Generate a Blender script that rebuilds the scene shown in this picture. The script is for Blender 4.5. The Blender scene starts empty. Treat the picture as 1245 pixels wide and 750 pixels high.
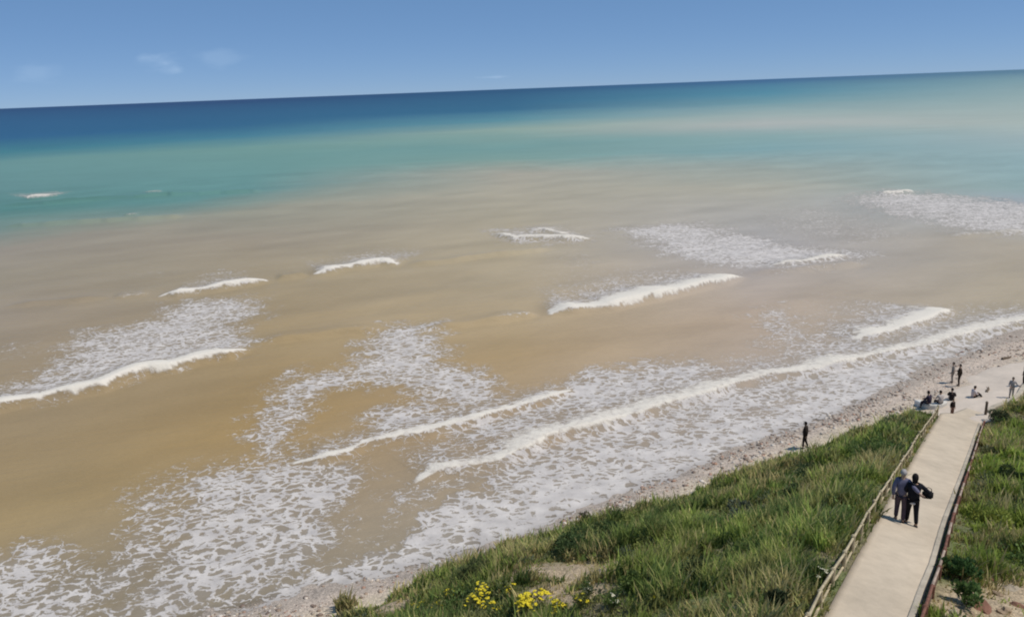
import bpy, bmesh, math, random
import numpy as np
from mathutils import Vector, Matrix, Euler

random.seed(7)
RNG = np.random.default_rng(7)
scene = bpy.context.scene
COL = scene.collection
R = math.radians

# ------------------------------------------------------------------ camera
PW, PH, FPX, CAM_H = 1245.0, 750.0, 977.0, 22.0
PITCH, ROLL = R(15.27), R(2.2)
FWD = np.array([0, math.cos(PITCH), -math.sin(PITCH)])
_r0 = np.array([1.0, 0, 0]); _u0 = np.cross(_r0, FWD)
RIGHT = _r0 * math.cos(ROLL) - _u0 * math.sin(ROLL)
UP = _u0 * math.cos(ROLL) + _r0 * math.sin(ROLL)
cam_data = bpy.data.cameras.new('camera')
cam = bpy.data.objects.new('camera', cam_data); COL.objects.link(cam)
m = Matrix((RIGHT, UP, -FWD)).transposed().to_4x4(); m.translation = Vector((0, 0, CAM_H))
cam.matrix_world = m
cam_data.sensor_width = 36.0
cam_data.lens = 36.0 * FPX / PW
cam_data.clip_start = 0.1; cam_data.clip_end = 200000.0
scene.camera = cam

# ------------------------------------------------------------------ light
SUN_EL, SUN_AZ = R(60), R(104)            # azimuth clockwise from +Y
world = bpy.data.worlds.new('World'); scene.world = world; world.use_nodes = True
wn = world.node_tree.nodes; wl = world.node_tree.links
for n in list(wn): wn.remove(n)
sky = wn.new('ShaderNodeTexSky'); sky.sky_type = 'NISHITA'; sky.sun_disc = False
sky.sun_elevation = SUN_EL; sky.sun_rotation = SUN_AZ
sky.altitude = 0; sky.air_density = 0.42; sky.dust_density = 0.0; sky.ozone_density = 1.2
bg = wn.new('ShaderNodeBackground'); bg.inputs['Strength'].default_value = 0.12
wo = wn.new('ShaderNodeOutputWorld')
tint = wn.new('ShaderNodeMix'); tint.data_type = 'RGBA'; tint.blend_type = 'MULTIPLY'
tint.inputs[0].default_value = 1.0
tint.inputs[7].default_value = (0.80, 0.82, 0.96, 1)
wl.new(sky.outputs[0], tint.inputs[6])
flat = wn.new('ShaderNodeMix'); flat.data_type = 'RGBA'; flat.inputs[0].default_value = 0.66
wl.new(tint.outputs[2], flat.inputs[6]); flat.inputs[7].default_value = (1.05, 2.25, 4.0, 1)
# a few small thin clouds low over the sea
tc = wn.new('ShaderNodeTexCoord')
cn = wn.new('ShaderNodeTexNoise'); cn.inputs['Scale'].default_value = 26; cn.inputs['Detail'].default_value = 5
mp = wn.new('ShaderNodeMapping'); mp.inputs['Scale'].default_value = (1, 1, 2.6)
wl.new(tc.outputs['Generated'], mp.inputs[0]); wl.new(mp.outputs[0], cn.inputs['Vector'])
last = flat.outputs[2]
def wmath(op, a, b):
    t = wn.new('ShaderNodeMath'); t.operation = op
    for k, q in enumerate((a, b)):
        if isinstance(q, (int, float)): t.inputs[k].default_value = q
        else: wl.new(q, t.inputs[k])
    return t.outputs[0]
for (az_, el_, wd_, ht_, st_) in [(-21.8, 2.35, 1.7, .75, .34), (-18.8, 2.6, 2.2, .7, .13), (-29.0, 2.0, 1.9, .7, .13), (-0.8, 0.8, 1.6, .16, .28), (14, 7, 6, .6, .15), (48, 3, 3, .8, .4), (-52, 4, 4, 1.0, .4), (120, 4, 4, 1.1, .4), (190, 3, 3, .9, .4), (-120, 5, 4, 1.1, .4)]:
    d_ = Vector((math.sin(R(az_)) * math.cos(R(el_)), math.cos(R(az_)) * math.cos(R(el_)), math.sin(R(el_))))
    m2 = wn.new('ShaderNodeMapping'); m2.vector_type = 'POINT'
    sb = wn.new('ShaderNodeVectorMath'); sb.operation = 'SUBTRACT'; wl.new(tc.outputs['Generated'], sb.inputs[0]); sb.inputs[1].default_value = d_
    ml = wn.new('ShaderNodeVectorMath'); ml.operation = 'MULTIPLY'; wl.new(sb.outputs[0], ml.inputs[0]); ml.inputs[1].default_value = (1 / R(wd_), 1 / R(wd_), 1 / R(ht_))
    ln_ = wn.new('ShaderNodeVectorMath'); ln_.operation = 'LENGTH'; wl.new(ml.outputs[0], ln_.inputs[0])
    wn.remove(m2)
    v_ = wmath('SUBTRACT', wmath('MULTIPLY', cn.outputs[0], 1.9), ln_.outputs[1])
    r_ = wn.new('ShaderNodeMapRange'); r_.interpolation_type = 'SMOOTHSTEP'; r_.inputs[1].default_value = 0.0; r_.inputs[2].default_value = 0.9; r_.inputs[4].default_value = st_
    wl.new(v_, r_.inputs[0])
    cm = wn.new('ShaderNodeMix'); cm.data_type = 'RGBA'; wl.new(r_.outputs[0], cm.inputs[0]); wl.new(last, cm.inputs[6]); cm.inputs[7].default_value = (4.4, 5.8, 7.6, 1)
    last = cm.outputs[2]
wl.new(last, bg.inputs[0]); wl.new(bg.outputs[0], wo.inputs[0])

sd = bpy.data.lights.new('sun', 'SUN'); sd.energy = 3.6; sd.angle = R(0.6); sd.color = (1.0, 0.955, 0.88)
sun = bpy.data.objects.new('sun', sd); COL.objects.link(sun)
sdir = Vector((math.sin(SUN_AZ) * math.cos(SUN_EL), math.cos(SUN_AZ) * math.cos(SUN_EL), math.sin(SUN_EL)))
sun.rotation_euler = sdir.to_track_quat('Z', 'Y').to_euler()
sun.location = (60, -20, 90)

scene.view_settings.view_transform = 'Standard'; scene.view_settings.look = 'None'
scene.view_settings.exposure = 0.0; scene.view_settings.gamma = 1.0
try: scene.view_settings.use_curve_mapping = False
except Exception: pass
scene.cycles.filter_width = 2.0

# ------------------------------------------------------------------ helpers: noise, colour, meshes
def _hash(i, j, s):
    n = (i * 374761393 + j * 668265263 + s * 1442695041) & 0x7fffffff
    n = ((n ^ (n >> 13)) * 1274126177) & 0x7fffffff
    n = (n ^ (n >> 16)) & 0xffff
    return n / 65535.0
def vnoise(x, y, s=0):
    x = np.asarray(x, float); y = np.asarray(y, float)
    i = np.floor(x).astype(np.int64); j = np.floor(y).astype(np.int64)
    fx = x - i; fy = y - j; fx = fx * fx * (3 - 2 * fx); fy = fy * fy * (3 - 2 * fy)
    a = _hash(i, j, s); b = _hash(i + 1, j, s); c = _hash(i, j + 1, s); d = _hash(i + 1, j + 1, s)
    return (a * (1 - fx) + b * fx) * (1 - fy) + (c * (1 - fx) + d * fx) * fy
def fbm(x, y, s=0, o=4):
    t = 0; a = 0.5; n = 0
    for k in range(o):
        t = t + a * vnoise(x * 2 ** k + 17.3 * k, y * 2 ** k - 9.1 * k, s + k); n += a; a *= 0.5
    return t / n
def sstep(a, b, x):
    t = np.clip((x - a) / (b - a), 0, 1); return t * t * (3 - 2 * t)
def lin(c):
    c = np.asarray(c, float) / 255.0
    return np.where(c <= 0.04045, c / 12.92, ((c + 0.055) / 1.055) ** 2.4)

def ray(px, py):
    d = FWD * FPX + RIGHT * (px - PW / 2) - UP * (py - PH / 2); return d / np.linalg.norm(d)
def on_level(px, py, z=0.0):
    d = ray(px, py); return np.array([0, 0, CAM_H]) + d * ((z - CAM_H) / d[2])

def np_mesh(name, co, faces, mat=None, smooth=False, attrs=None):
    """co (n,3); faces (m,k) one k for all; attrs {name: (n,) or (n,3)} per vertex"""
    co = np.ascontiguousarray(co, np.float32); faces = np.ascontiguousarray(faces, np.int32)
    me = bpy.data.meshes.new(name); k = faces.shape[1]
    me.vertices.add(len(co)); me.vertices.foreach_set('co', co.ravel())
    me.loops.add(faces.size); me.loops.foreach_set('vertex_index', faces.ravel())
    me.polygons.add(len(faces)); me.polygons.foreach_set('loop_start', np.arange(0, faces.size, k, dtype=np.int32))
    if smooth: me.polygons.foreach_set('use_smooth', np.ones(len(faces), bool))
    for n, v in (attrs or {}).items():
        v = np.asarray(v, np.float32)
        if v.ndim == 1:
            at = me.attributes.new(n, 'FLOAT', 'POINT'); at.data.foreach_set('value', v)
        else:
            at = me.attributes.new(n, 'FLOAT_COLOR', 'POINT')
            at.data.foreach_set('color', np.concatenate([v, np.ones((len(v), 1), np.float32)], 1).ravel())
    me.update(calc_edges=True)
    if mat: me.materials.append(mat)
    return me
def link(name, me, parent=None, **props):
    o = bpy.data.objects.new(name, me); COL.objects.link(o)
    if parent is not None: o.parent = parent
    for k, v in props.items(): o[k] = v
    return o
def thing(name, label, cat, loc=(0, 0, 0), rz=0.0, group=None):
    o = bpy.data.objects.new(name, None); COL.objects.link(o); o.empty_display_size = 0.2
    o.location = loc; o.rotation_euler = (0, 0, rz); o['label'] = label; o['category'] = cat
    if group: o['group'] = group
    return o
def bm_mesh(name, bm, mat, smooth=False):
    me = bpy.data.meshes.new(name); bm.normal_update(); bm.to_mesh(me); bm.free()
    if smooth:
        for p in me.polygons: p.use_smooth = True
    if mat: me.materials.append(mat)
    return me
def add_box(bm, c, s, rot=None):
    M = Matrix.Translation(Vector(c)) @ (rot.to_matrix().to_4x4() if rot else Matrix()) @ Matrix.Diagonal((s[0], s[1], s[2], 1))
    bmesh.ops.create_cube(bm, size=1.0, matrix=M)
def add_rod(bm, a, b, r, seg=8, r2=None):
    a = Vector(a); b = Vector(b); d = b - a
    M = Matrix.Translation((a + b) / 2) @ d.to_track_quat('Z', 'Y').to_matrix().to_4x4()
    bmesh.ops.create_cone(bm, cap_ends=True, segments=seg, radius1=r, radius2=r if r2 is None else r2, depth=d.length, matrix=M)
def add_ball(bm, c, s, sub=2, rot=None):
    M = Matrix.Translation(Vector(c)) @ (rot.to_matrix().to_4x4() if rot else Matrix()) @ Matrix.Diagonal((s[0], s[1], s[2], 1))
    bmesh.ops.create_icosphere(bm, subdivisions=sub, radius=1.0, matrix=M)

# ------------------------------------------------------------------ node helper
class NT:
    def __init__(self, name):
        self.m = bpy.data.materials.new(name); self.m.use_nodes = True
        self.t = self.m.node_tree; self.n = self.t.nodes
        for x in list(self.n): self.n.remove(x)
        self.out = self.n.new('ShaderNodeOutputMaterial')
        self.p = self.n.new('ShaderNodeBsdfPrincipled'); self.l(self.p.outputs[0], self.out.inputs[0])
    def l(self, a, b): self.t.links.new(a, b)
    def set(self, sock, v):
        if hasattr(v, 'links') or isinstance(v, bpy.types.NodeSocket): self.l(v, sock)
        else: sock.default_value = v
    def P(self, **k):
        for a, v in k.items(): self.set(self.p.inputs[a.replace('_', ' ')], v)
        return self
    def attr(self, name, out=2):
        a = self.n.new('ShaderNodeAttribute'); a.attribute_name = name; return a.outputs[{'col': 0, 'fac': 2}.get(out, out)]
    def coord(self, scale=(1, 1, 1), rot=(0, 0, 0), src='Object', vec=None):
        mp = self.n.new('ShaderNodeMapping'); mp.inputs['Scale'].default_value = scale; mp.inputs['Rotation'].default_value = rot
        if vec is None:
            c = self.n.new('ShaderNodeTexCoord'); vec = c.outputs[src]
        self.l(vec, mp.inputs[0]); return mp.outputs[0]
    def noise(self, vec, scale, detail=3, rough=0.55, dist=0.0, out=0):
        t = self.n.new('ShaderNodeTexNoise'); self.l(vec, t.inputs['Vector'])
        t.inputs['Scale'].default_value = scale; t.inputs['Detail'].default_value = detail
        t.inputs['Roughness'].default_value = rough; t.inputs['Distortion'].default_value = dist; return t.outputs[out]
    def voro(self, vec, scale, feature='F1', out=0, rnd=1.0):
        t = self.n.new('ShaderNodeTexVoronoi'); t.feature = feature; self.l(vec, t.inputs['Vector'])
        t.inputs['Scale'].default_value = scale; t.inputs['Randomness'].default_value = rnd; return t.outputs[out]
    def math(self, op, a, b=0.0, c=0.0, clamp=False):
        t = self.n.new('ShaderNodeMath'); t.operation = op; t.use_clamp = clamp
        for i, v in enumerate((a, b, c)): self.set(t.inputs[i], v)
        return t.outputs[0]
    def rng(self, v, a, b, c=0.0, d=1.0, smooth=False):
        t = self.n.new('ShaderNodeMapRange')
        if smooth: t.interpolation_type = 'SMOOTHSTEP'
        for i, x in enumerate((v, a, b, c, d)): self.set(t.inputs[i], x)
        return t.outputs[0]
    def mix(self, f, a, b, blend='MIX'):
        t = self.n.new('ShaderNodeMix'); t.data_type = 'RGBA'; t.blend_type = blend
        for i, v in ((0, f), (6, a), (7, b)):
            if isinstance(v, tuple) and len(v) == 3: v = (*v, 1)
            self.set(t.inputs[i], v)
        return t.outputs[2]
    def vadd(self, a, b, k):
        t = self.n.new('ShaderNodeVectorMath'); t.operation = 'MULTIPLY_ADD'
        self.l(b, t.inputs[0]); t.inputs[1].default_value = (k, k, k); self.l(a, t.inputs[2]); return t.outputs[0]
    def bump(self, h, strength=0.3, dist=0.05, normal=None):
        t = self.n.new('ShaderNodeBump'); self.set(t.inputs['Strength'], strength); t.inputs['Distance'].default_value = dist
        self.l(h, t.inputs['Height'])
        if normal is not None: self.l(normal, t.inputs['Normal'])
        return t.outputs[0]

def plain(name, rgb, rough=0.7, var=0.25, scale=6.0, spec=0.3, bump=0.0):
    """a worn one-colour material: colour broken by two sizes of noise"""
    t = NT(name); c = t.coord()
    n = t.noise(c, scale, 5, 0.6); n2 = t.noise(c, scale * 7, 2, 0.5)
    f = t.math('ADD', t.math('MULTIPLY', n, 0.7), t.math('MULTIPLY', n2, 0.3))
    a = tuple(x * (1 - var) for x in rgb); b = tuple(min(x * (1 + var), 0.95) for x in rgb)
    t.P(Base_Color=t.mix(t.rng(f, 0.3, 0.7), a, b), Roughness=rough, Specular_IOR_Level=spec)
    if bump: t.P(Normal=t.bump(f, bump, 0.02))
    return t.m

# ------------------------------------------------------------------ the lie of the land
# u runs along the shore, v from the hill out to sea
CA, SA = 0.8624, 0.5062
def to_uv(x, y): return x * CA + y * SA, -x * SA + y * CA
def to_xy(u, v): return u * CA - v * SA, u * SA + v * CA
SHORE_PX = [(250, 752), (340, 731), (400, 712), (470, 700), (560, 674), (640, 650), (720, 617), (800, 586), (870, 559), (940, 532), (1020, 501), (1090, 473), (1130, 452), (1180, 428), (1245, 404)]
FOOT_PX = [(420, 758), (470, 738), (540, 699), (610, 674), (680, 655), (740, 637), (800, 618), (860, 596), (920, 572), (985, 552), (1040, 528), (1100, 509), (1125, 503)]
def curve_uv(px, z):
    P = np.array([on_level(a, b, z) for a, b in px]); u, v = to_uv(P[:, 0], P[:, 1]); o = np.argsort(u); return u[o], v[o]
SU, SV = curve_uv(SHORE_PX, 0.0)
FU, FV = curve_uv(FOOT_PX, 0.6)
FU = np.concatenate([[-80], FU, [50.2, 53, 57, 62, 70, 90, 160]])
FV = np.concatenate([[28.5], FV, [27.0, 26.6, 26.6, 27.4, 28.4, 29.5, 30]])
SU = np.concatenate([[-80], SU, [90, 160]]); SV = np.concatenate([[34.0], SV, [36.5, 39]])
def v_shore(u): return np.interp(u, SU, SV)
def v_foot(u): return np.interp(u, FU, FV)
# the concrete path: centre line v, half width and height along u
PU = np.array([-60, 0, 6, 13.9, 17.6, 21.6, 27.0, 33.0, 40.0, 45.0, 48.2, 60, 160])
PZ = np.array([26.0, 14.4, 12.9, 10.9, 9.85, 8.75, 6.95, 5.05, 2.95, 1.6, 0.95, 0.85, 0.85])
def z_path(u): return np.interp(u, PU, PZ)
EDGE_L = [(1003, 750), (1024, 711), (1045, 672), (1075, 618), (1100, 575), (1117, 545), (1130, 524), (1143, 503)]
EDGE_R = [(1115, 750), (1125, 720), (1137, 690), (1152, 635), (1166, 595), (1180, 555), (1188, 530), (1196, 505)]
def march(px, py, zf):
    d = ray(px, py); o = np.array([0, 0, CAM_H]); t = 8.0
    while t < 400:
        p = o + d * t; u, v = to_uv(p[0], p[1])
        if p[2] < zf(u, v): return p
        t += 0.02
    return p
_L = np.array([to_uv(*march(a, b, lambda u, v: z_path(u))[:2]) for a, b in EDGE_L])
_Rr = np.array([to_uv(*march(a, b, lambda u, v: z_path(u))[:2]) for a, b in EDGE_R])
def ext(A):     # carry the edge on to before the frame and to beyond the path's end
    d0 = (A[2] - A[0]) / (A[2, 0] - A[0, 0])
    return np.vstack([A[0] - d0 * (A[0, 0] + 10), A])
_L, _Rr = ext(_L), ext(_Rr)
def v_left(u): return np.interp(u, _L[:, 0], _L[:, 1])
def v_right(u): return np.interp(u, _Rr[:, 0], _Rr[:, 1])

def height(u, v, rough=True):
    u = np.asarray(u, float); v = np.asarray(v, float)
    vf, vs = v_foot(u), v_shore(u)
    s = vf - v
    zfoot = 0.6 + 0.2 * sstep(46, 52, u)
    beach = np.where(v < vs, zfoot * np.clip((vs - v) / np.maximum(vs - vf, 0.5), 0, 1), -0.07 * (v - vs))
    beach = np.maximum(beach, -2.5)
    hill = zfoot + 0.5 * np.clip(s, 0, 28.0) + 0.02 * np.clip(s - 28, 0, 200)
    hill = hill + 0.30 * (1 - np.exp(-np.clip(s, 0, 9) * 1.4)) * (s > 0)
    zp = z_path(u)
    vl, vr = v_left(u), v_right(u)
    wl_ = sstep(0.35, 3.2, v - vl)
    left = zp * (1 - wl_) + hill * wl_
    right = zp + 0.10 * np.clip(vr - 0.4 - v, 0, 12)
    land = np.where(v > 0.5 * (vl + vr), left, right)
    land = np.where(u > 47.5, zfoot + (0.14 * np.clip(s - 0.3, 0, 12)) , land)
    t = sstep(45.0, 47.5, u)
    flat = zfoot + 0.14 * np.clip(s - 0.3, 0, 12)
    land = np.where((u > 45) & (u <= 47.5), land * (1 - t) + flat * t, land)
    bed = (u < 50.2) & (v < vl + 0.3) & (v > vr - 0.3)
    land = np.where(bed, np.minimum(land, zp), land)
    z = np.where(s > 0, land, np.where(bed, np.minimum(beach, zp), beach))
    if rough:
        x, y = to_xy(u, v)
        off = np.minimum(np.abs(v - 0.5 * (vl + vr)) - 0.5 * (vl - vr), 6.0)
        off = np.where(u > 50.0, np.clip(s - 1.2, 0, 6), off)
        k = sstep(0.2, 2.0, off) * sstep(0.0, 2.0, s)
        z = z + k * ((fbm(x * 0.45, y * 0.45, 3) - 0.5) * 0.9 + (fbm(x * 1.6, y * 1.6, 9) - 0.5) * 0.25)
        z = z + (1 - sstep(0, 0.6, s)) * (fbm(x * 0.7, y * 0.7, 5) - 0.5) * 0.16 * (v < vs + 1.5)
        z = z + (1 - sstep(0, 0.6, s)) * (fbm(x * 0.22, y * 0.22, 15) - 0.5) * 0.22 * sstep(0.5, 2.0, vs + 2 - v)
    return z
def ground_at(px, py):
    return march(px, py, lambda u, v: float(height(u, v)))
def z_at(x, y):
    u, v = to_uv(x, y); return float(height(u, v))

BARE = []
for px, py, r in [(640, 692, 1.3), (690, 690, 1.7), (725, 700, 1.5), (665, 718, 1.3), (705, 725, 1.2), (480, 735, 1.0), (520, 720, 0.8), (1200, 735, 1.3), (1240, 725, 1.3), (1170, 745, 0.9), (1235, 750, 1.5),
                  (870, 610, 0.7), (760, 640, 0.5), (780, 690, .5), (1150, 740, .5), (600, 684, .6)]:
    p = ground_at(px, py); BARE.append((*to_uv(p[0], p[1]), r))
def bare(u, v):
    b = np.zeros(np.shape(u))
    for bu, bv, r in BARE:
        d = np.hypot(u - bu, v - bv) / r
        b = np.maximum(b, 1 - sstep(0.45, 1.15, d))
    return b

# ------------------------------------------------------------------ sea
DARK, PALE = 0, 1
COLS = {
    0: [(135, (24, 57, 94)), (168, (37, 87, 120)), (184, (63, 118, 122)), (200, (107, 144, 134)), (228, (102, 138, 130)), (258, (87, 129, 119)), (278, (120, 138, 125)), (300, (155, 143, 125)), (340, (155, 142, 120)), (400, (155, 140, 120)), (540, (152, 131, 98)), (620, (159, 137, 100)), (748, (145, 131, 108))],
    300: [(124, (24, 51, 89)), (152, (40, 91, 119)), (166, (68, 121, 132)), (180, (114, 149, 134)), (212, (107, 146, 136)), (236, (103, 141, 133)), (258, (154, 149, 128)), (290, (154, 141, 120)), (330, (161, 145, 118)), (430, (161, 138, 102)), (520, (158, 131, 88)), (640, (155, 137, 112)), (748, (140, 129, 111))],
    620: [(112, (26, 69, 99)), (134, (47, 97, 120)), (146, (93, 139, 142)), (157, (146, 164, 144)), (176, (118, 152, 141)), (190, (129, 155, 140)), (212, (170, 161, 140)), (260, (174, 162, 137)), (350, (173, 156, 128)), (430, (174, 149, 112)), (540, (164, 143, 118)), (640, (155, 143, 125))],
    930: [(99, (55, 92, 123)), (114, (81, 133, 144)), (126, (116, 150, 149)), (140, (163, 174, 161)), (152, (180, 179, 166)), (166, (139, 164, 155)), (182, (131, 161, 157)), (204, (157, 164, 150)), (228, (175, 168, 148)), (300, (170, 163, 158)), (400, (182, 161, 139)), (500, (171, 156, 141))],
    1245: [(88, (93, 123, 134)), (98, (128, 154, 151)), (118, (152, 170, 160)), (148, (173, 180, 165)), (170, (161, 175, 168)), (196, (148, 170, 165)), (228, (147, 166, 159)), (250, (159, 164, 165)), (300, (173, 160, 140)), (380, (172, 157, 133)), (420, (173, 162, 146))],  # far rows paler: haze on this side is put into the water colour
}
WATER_K = 0.93
def water_colour(x, y):
    az = np.arctan2(x, y); lr = np.log(np.hypot(x, y))
    cols = []
    for px, L in COLS.items():
        P = [on_level(px, py) for py, _ in L]
        a = np.median([math.atan2(p[0], p[1]) for p in P[:-3]])
        l = np.array([math.log(math.hypot(p[0], p[1])) for p in P])[::-1]
        c = np.array([lin(k) for _, k in L])[::-1]
        cols.append((a, l, c))
    # drifting edges: bend the distance with long streaky noise
    u, v = to_uv(x, y); r = np.exp(lr)
    w = (fbm(az * 5.0, lr * 3.0, 31, 4) - 0.5) * 0.16 + (fbm(u * 0.01 + 3, v * 0.05, 33, 3) - 0.5) * 0.05
    lr = lr + w
    out = np.zeros((len(x), 3)); W = np.zeros(len(x))
    A = np.array([c[0] for c in cols])
    idx = np.clip(np.searchsorted(A, az) - 1, 0, len(A) - 2)
    f = np.clip((az - A[idx]) / (A[idx + 1] - A[idx]), 0, 1)
    S = np.stack([np.stack([np.interp(lr, l, c[:, k]) for k in range(3)], 1) for a, l, c in cols])
    n = np.arange(len(x))
    col = S[idx, n] * (1 - f)[:, None] + S[idx + 1, n] * f[:, None]
    mott = 1 + (fbm(u * 0.10, v * 0.25, 41, 4) - 0.5) * 0.22 * (r < 260) + (fbm(az * 14, lr * 22, 44, 3) - 0.5) * 0.09
    return col * mott[:, None] * WATER_K

# breakers: pixel line of the crest, height, width of white behind and in front, whiteness
CRESTS = [
    ([(-60, 505), (0, 494), (60, 482), (125, 470), (150, 460), (180, 450), (205, 447), (240, 437), (275, 432), (308, 419)], 0.55, 2.4, 0.8, 1.0),
    ([(185, 358), (215, 357), (260, 350), (300, 344), (333, 338)], 0.55, 2.6, 0.8, 1.0),
    ([(135, 362), (185, 356)], 0.2, 0.8, 0.3, 0.45),
    ([(372, 333), (395, 330), (430, 324), (462, 319), (489, 321)], 0.55, 3.2, 0.8, 1.0),
    ([(598, 283), (625, 290), (655, 289), (690, 290), (725, 289)], 0.45, 2.0, 0.7, 0.95),
    ([(640, 281), (660, 279), (690, 286)], 0.3, 2.0, 0.7, 0.8),
    ([(930, 322), (970, 319), (1005, 314), (1038, 309)], 0.4, 1.8, 0.6, 0.9),
    ([(655, 380), (700, 376), (740, 372), (780, 362), (830, 352), (880, 342), (907, 333)], 0.60, 3.8, 1.1, 1.05),
    ([(600, 388), (640, 383), (655, 380)], 0.35, 0.6, 0.2, 0.5),
    ([(1060, 234), (1085, 235), (1118, 232)], 0.5, 3.5, 1.0, 1.0),
    ([(1030, 414), (1080, 404), (1110, 395), (1135, 384), (1158, 372)], 0.35, 2.8, 0.9, 1.0),
    ([(488, 591), (515, 583), (540, 574), (600, 560), (660, 534), (720, 518), (780, 500), (850, 478), (920, 461), (1000, 445), (1080, 429), (1150, 412), (1200, 402), (1250, 391), (1330, 375)], 0.34, 2.2, 0.6, 0.82),
    ([(335, 566), (385, 560), (425, 550), (445, 541), (480, 534), (520, 526), (560, 514), (600, 504), (640, 493), (665, 485), (705, 468)], 0.28, 1.1, 0.35, 0.9),
    ([(488, 322), (540, 317), (610, 308), (680, 302)], 0.30, 1.0, 0.3, 0.0),
    ([(305, 418), (360, 410), (430, 402), (480, 398)], 0.34, 1.0, 0.3, 0.0),
    ([(500, 400), (560, 394), (655, 381)], 0.34, 1.0, 0.3, 0.0),
    ([(333, 338), (352, 336), (375, 332)], 0.34, 1.0, 0.3, 0.0),
    ([(0, 372), (80, 366), (140, 361)], 0.28, 1.0, 0.3, 0.0),
    ([(905, 333), (980, 326), (1060, 318)], 0.28, 1.0, 0.3, 0.0),
    ([(0, 250), (90, 243), (200, 236), (320, 232)], 0.5, 3.0, 0.3, 0.0),
    ([(0, 275), (120, 268), (230, 262)], 0.4, 3.0, 0.3, 0.0),
    ([(30, 241), (48, 239), (70, 238)], 0.7, 6.0, 1.5, 1.0),
    ([(176, 235), (200, 232)], 0.4, 2.5, 0.6, 0.5),
    ([(1150, 288), (1200, 284), (1260, 280)], 0.3, 2.5, 0.7, 0.5),
    ([(148, 262), (168, 261)], 0.3, 2.5, 0.6, 0.4),
]
# drifting foam: pixel outline, how thick
PATCHES = [
    ([(-60, 500), (0, 488), (25, 470), (55, 455), (90, 420), (110, 402), (150, 398), (190, 388), (230, 366), (275, 362), (310, 366), (305, 385), (285, 400), (310, 421), (240, 437), (180, 450), (125, 468), (60, 482)], 0.58),
    ([(255, 330), (285, 326), (290, 342), (260, 350)], 0.30),
    ([(175, 325), (205, 322), (205, 334), (180, 334)], 0.22),
    ([(757, 278), (800, 274), (840, 271), (900, 287), (960, 299), (1030, 307), (1040, 311), (990, 322), (930, 324), (870, 322), (815, 305)], 0.74),
    ([(1030, 243), (1075, 232), (1120, 234), (1245, 246), (1330, 248), (1330, 290), (1245, 286), (1180, 282), (1100, 264)], 0.56),
    ([(930, 255), (1010, 245), (1060, 260), (1120, 292), (1060, 300), (960, 290), (900, 275)], 0.20),
    ([(590, 280), (655, 276), (724, 287), (690, 296), (620, 294)], 0.45),
    ([(680, 305), (708, 305), (716, 330), (690, 332)], 0.26),
    ([(915, 385), (945, 370), (1000, 400), (1035, 420), (975, 440), (930, 420)], 0.36),
    ([(960, 440), (985, 415), (1040, 385), (1090, 395), (1155, 374), (1160, 385), (1100, 412), (1085, 430), (1000, 447)], 0.46),
    ([(1085, 430), (1156, 378), (1180, 400), (1150, 413)], 0.34),
    # swash between the last breaker and the land
    ([(488, 600), (545, 578), (600, 566), (660, 540), (720, 522), (780, 504), (850, 482), (920, 465), (1000, 449), (1080, 433), (1150, 416), (1250, 394), (1330, 378), (1330, 400), (1245, 425), (1130, 470), (1020, 520), (940, 550), (870, 585), (720, 648), (640, 680), (560, 704), (470, 734), (395, 754), (250, 790), (230, 760), (300, 732), (370, 706), (400, 690), (440, 665), (472, 645), (498, 615)], 0.66),
    ([(230, 760), (300, 734), (370, 708), (400, 690), (440, 665), (480, 645), (560, 640), (640, 630), (720, 600), (800, 572), (800, 600), (640, 675), (470, 730), (395, 750), (300, 790)], 0.66),
    ([(660, 492), (690, 462), (720, 455), (790, 440), (845, 440), (872, 456), (850, 474), (780, 496), (720, 514), (660, 530), (600, 556), (560, 564), (540, 550), (548, 524), (600, 506)], 0.66),
    ([(448, 534), (452, 506), (480, 490), (520, 488), (545, 500), (570, 496), (566, 512), (520, 526), (470, 536)], 0.60),
    ([(312, 548), (320, 510), (345, 475), (365, 452), (420, 456), (445, 412), (480, 394), (524, 394), (530, 422), (545, 440), (580, 452), (622, 486), (572, 496), (540, 492), (510, 478), (470, 468), (430, 466), (398, 470), (372, 490), (360, 532), (356, 556), (325, 562)], 0.60),
    ([(345, 564), (420, 555), (440, 580), (415, 635), (385, 690), (330, 716), (240, 748), (120, 775), (150, 720), (195, 690), (205, 640), (215, 600), (250, 575), (300, 566)], 0.50),
    ([(150, 600), (215, 590), (215, 640), (190, 690), (150, 720), (100, 760), (-60, 790), (-60, 700), (0, 672), (40, 660), (80, 668), (110, 700), (130, 690), (160, 640)], 0.38),
    ([(-60, 690), (0, 676), (45, 662), (78, 668), (84, 690), (40, 720), (-40, 730)], 0.55),
    ([(0, 720), (90, 715), (150, 760), (0, 775)], 0.45),
    ([(170, 590), (200, 570), (260, 560), (300, 560), (230, 590), (200, 620)], 0.25),
    ([(400, 552), (440, 545), (450, 600), (420, 640), (400, 620)], 0.22),
    ([(0, 425), (30, 420), (34, 432), (4, 436)], 0.30),
]
PATCHES += [([(860, 486), (1000, 449), (1080, 431), (1150, 414), (1250, 393), (1330, 378), (1330, 395), (1245, 415), (1180, 432), (1090, 475), (1000, 512), (900, 552), (850, 560)], 0.74),
    ([(1000, 448), (1085, 428), (1160, 378), (1190, 396), (1150, 414)], 0.55), ([(620, 500), (660, 488), (700, 456), (790, 440), (870, 455), (840, 478), (720, 514), (600, 552), (560, 556)], 0.66)]
GAPS = [([(410, 690), (480, 640), (520, 596), (590, 580), (600, 590), (540, 612), (480, 660)], 0.0),
        ([(560, 540), (640, 520), (700, 500), (720, 508), (640, 536), (560, 560)], 0.25),
        ([(760, 540), (840, 506), (860, 516), (790, 548)], 0.30),
        ([(900, 500), (1000, 465), (1010, 474), (920, 512)], 0.25)]

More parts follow.
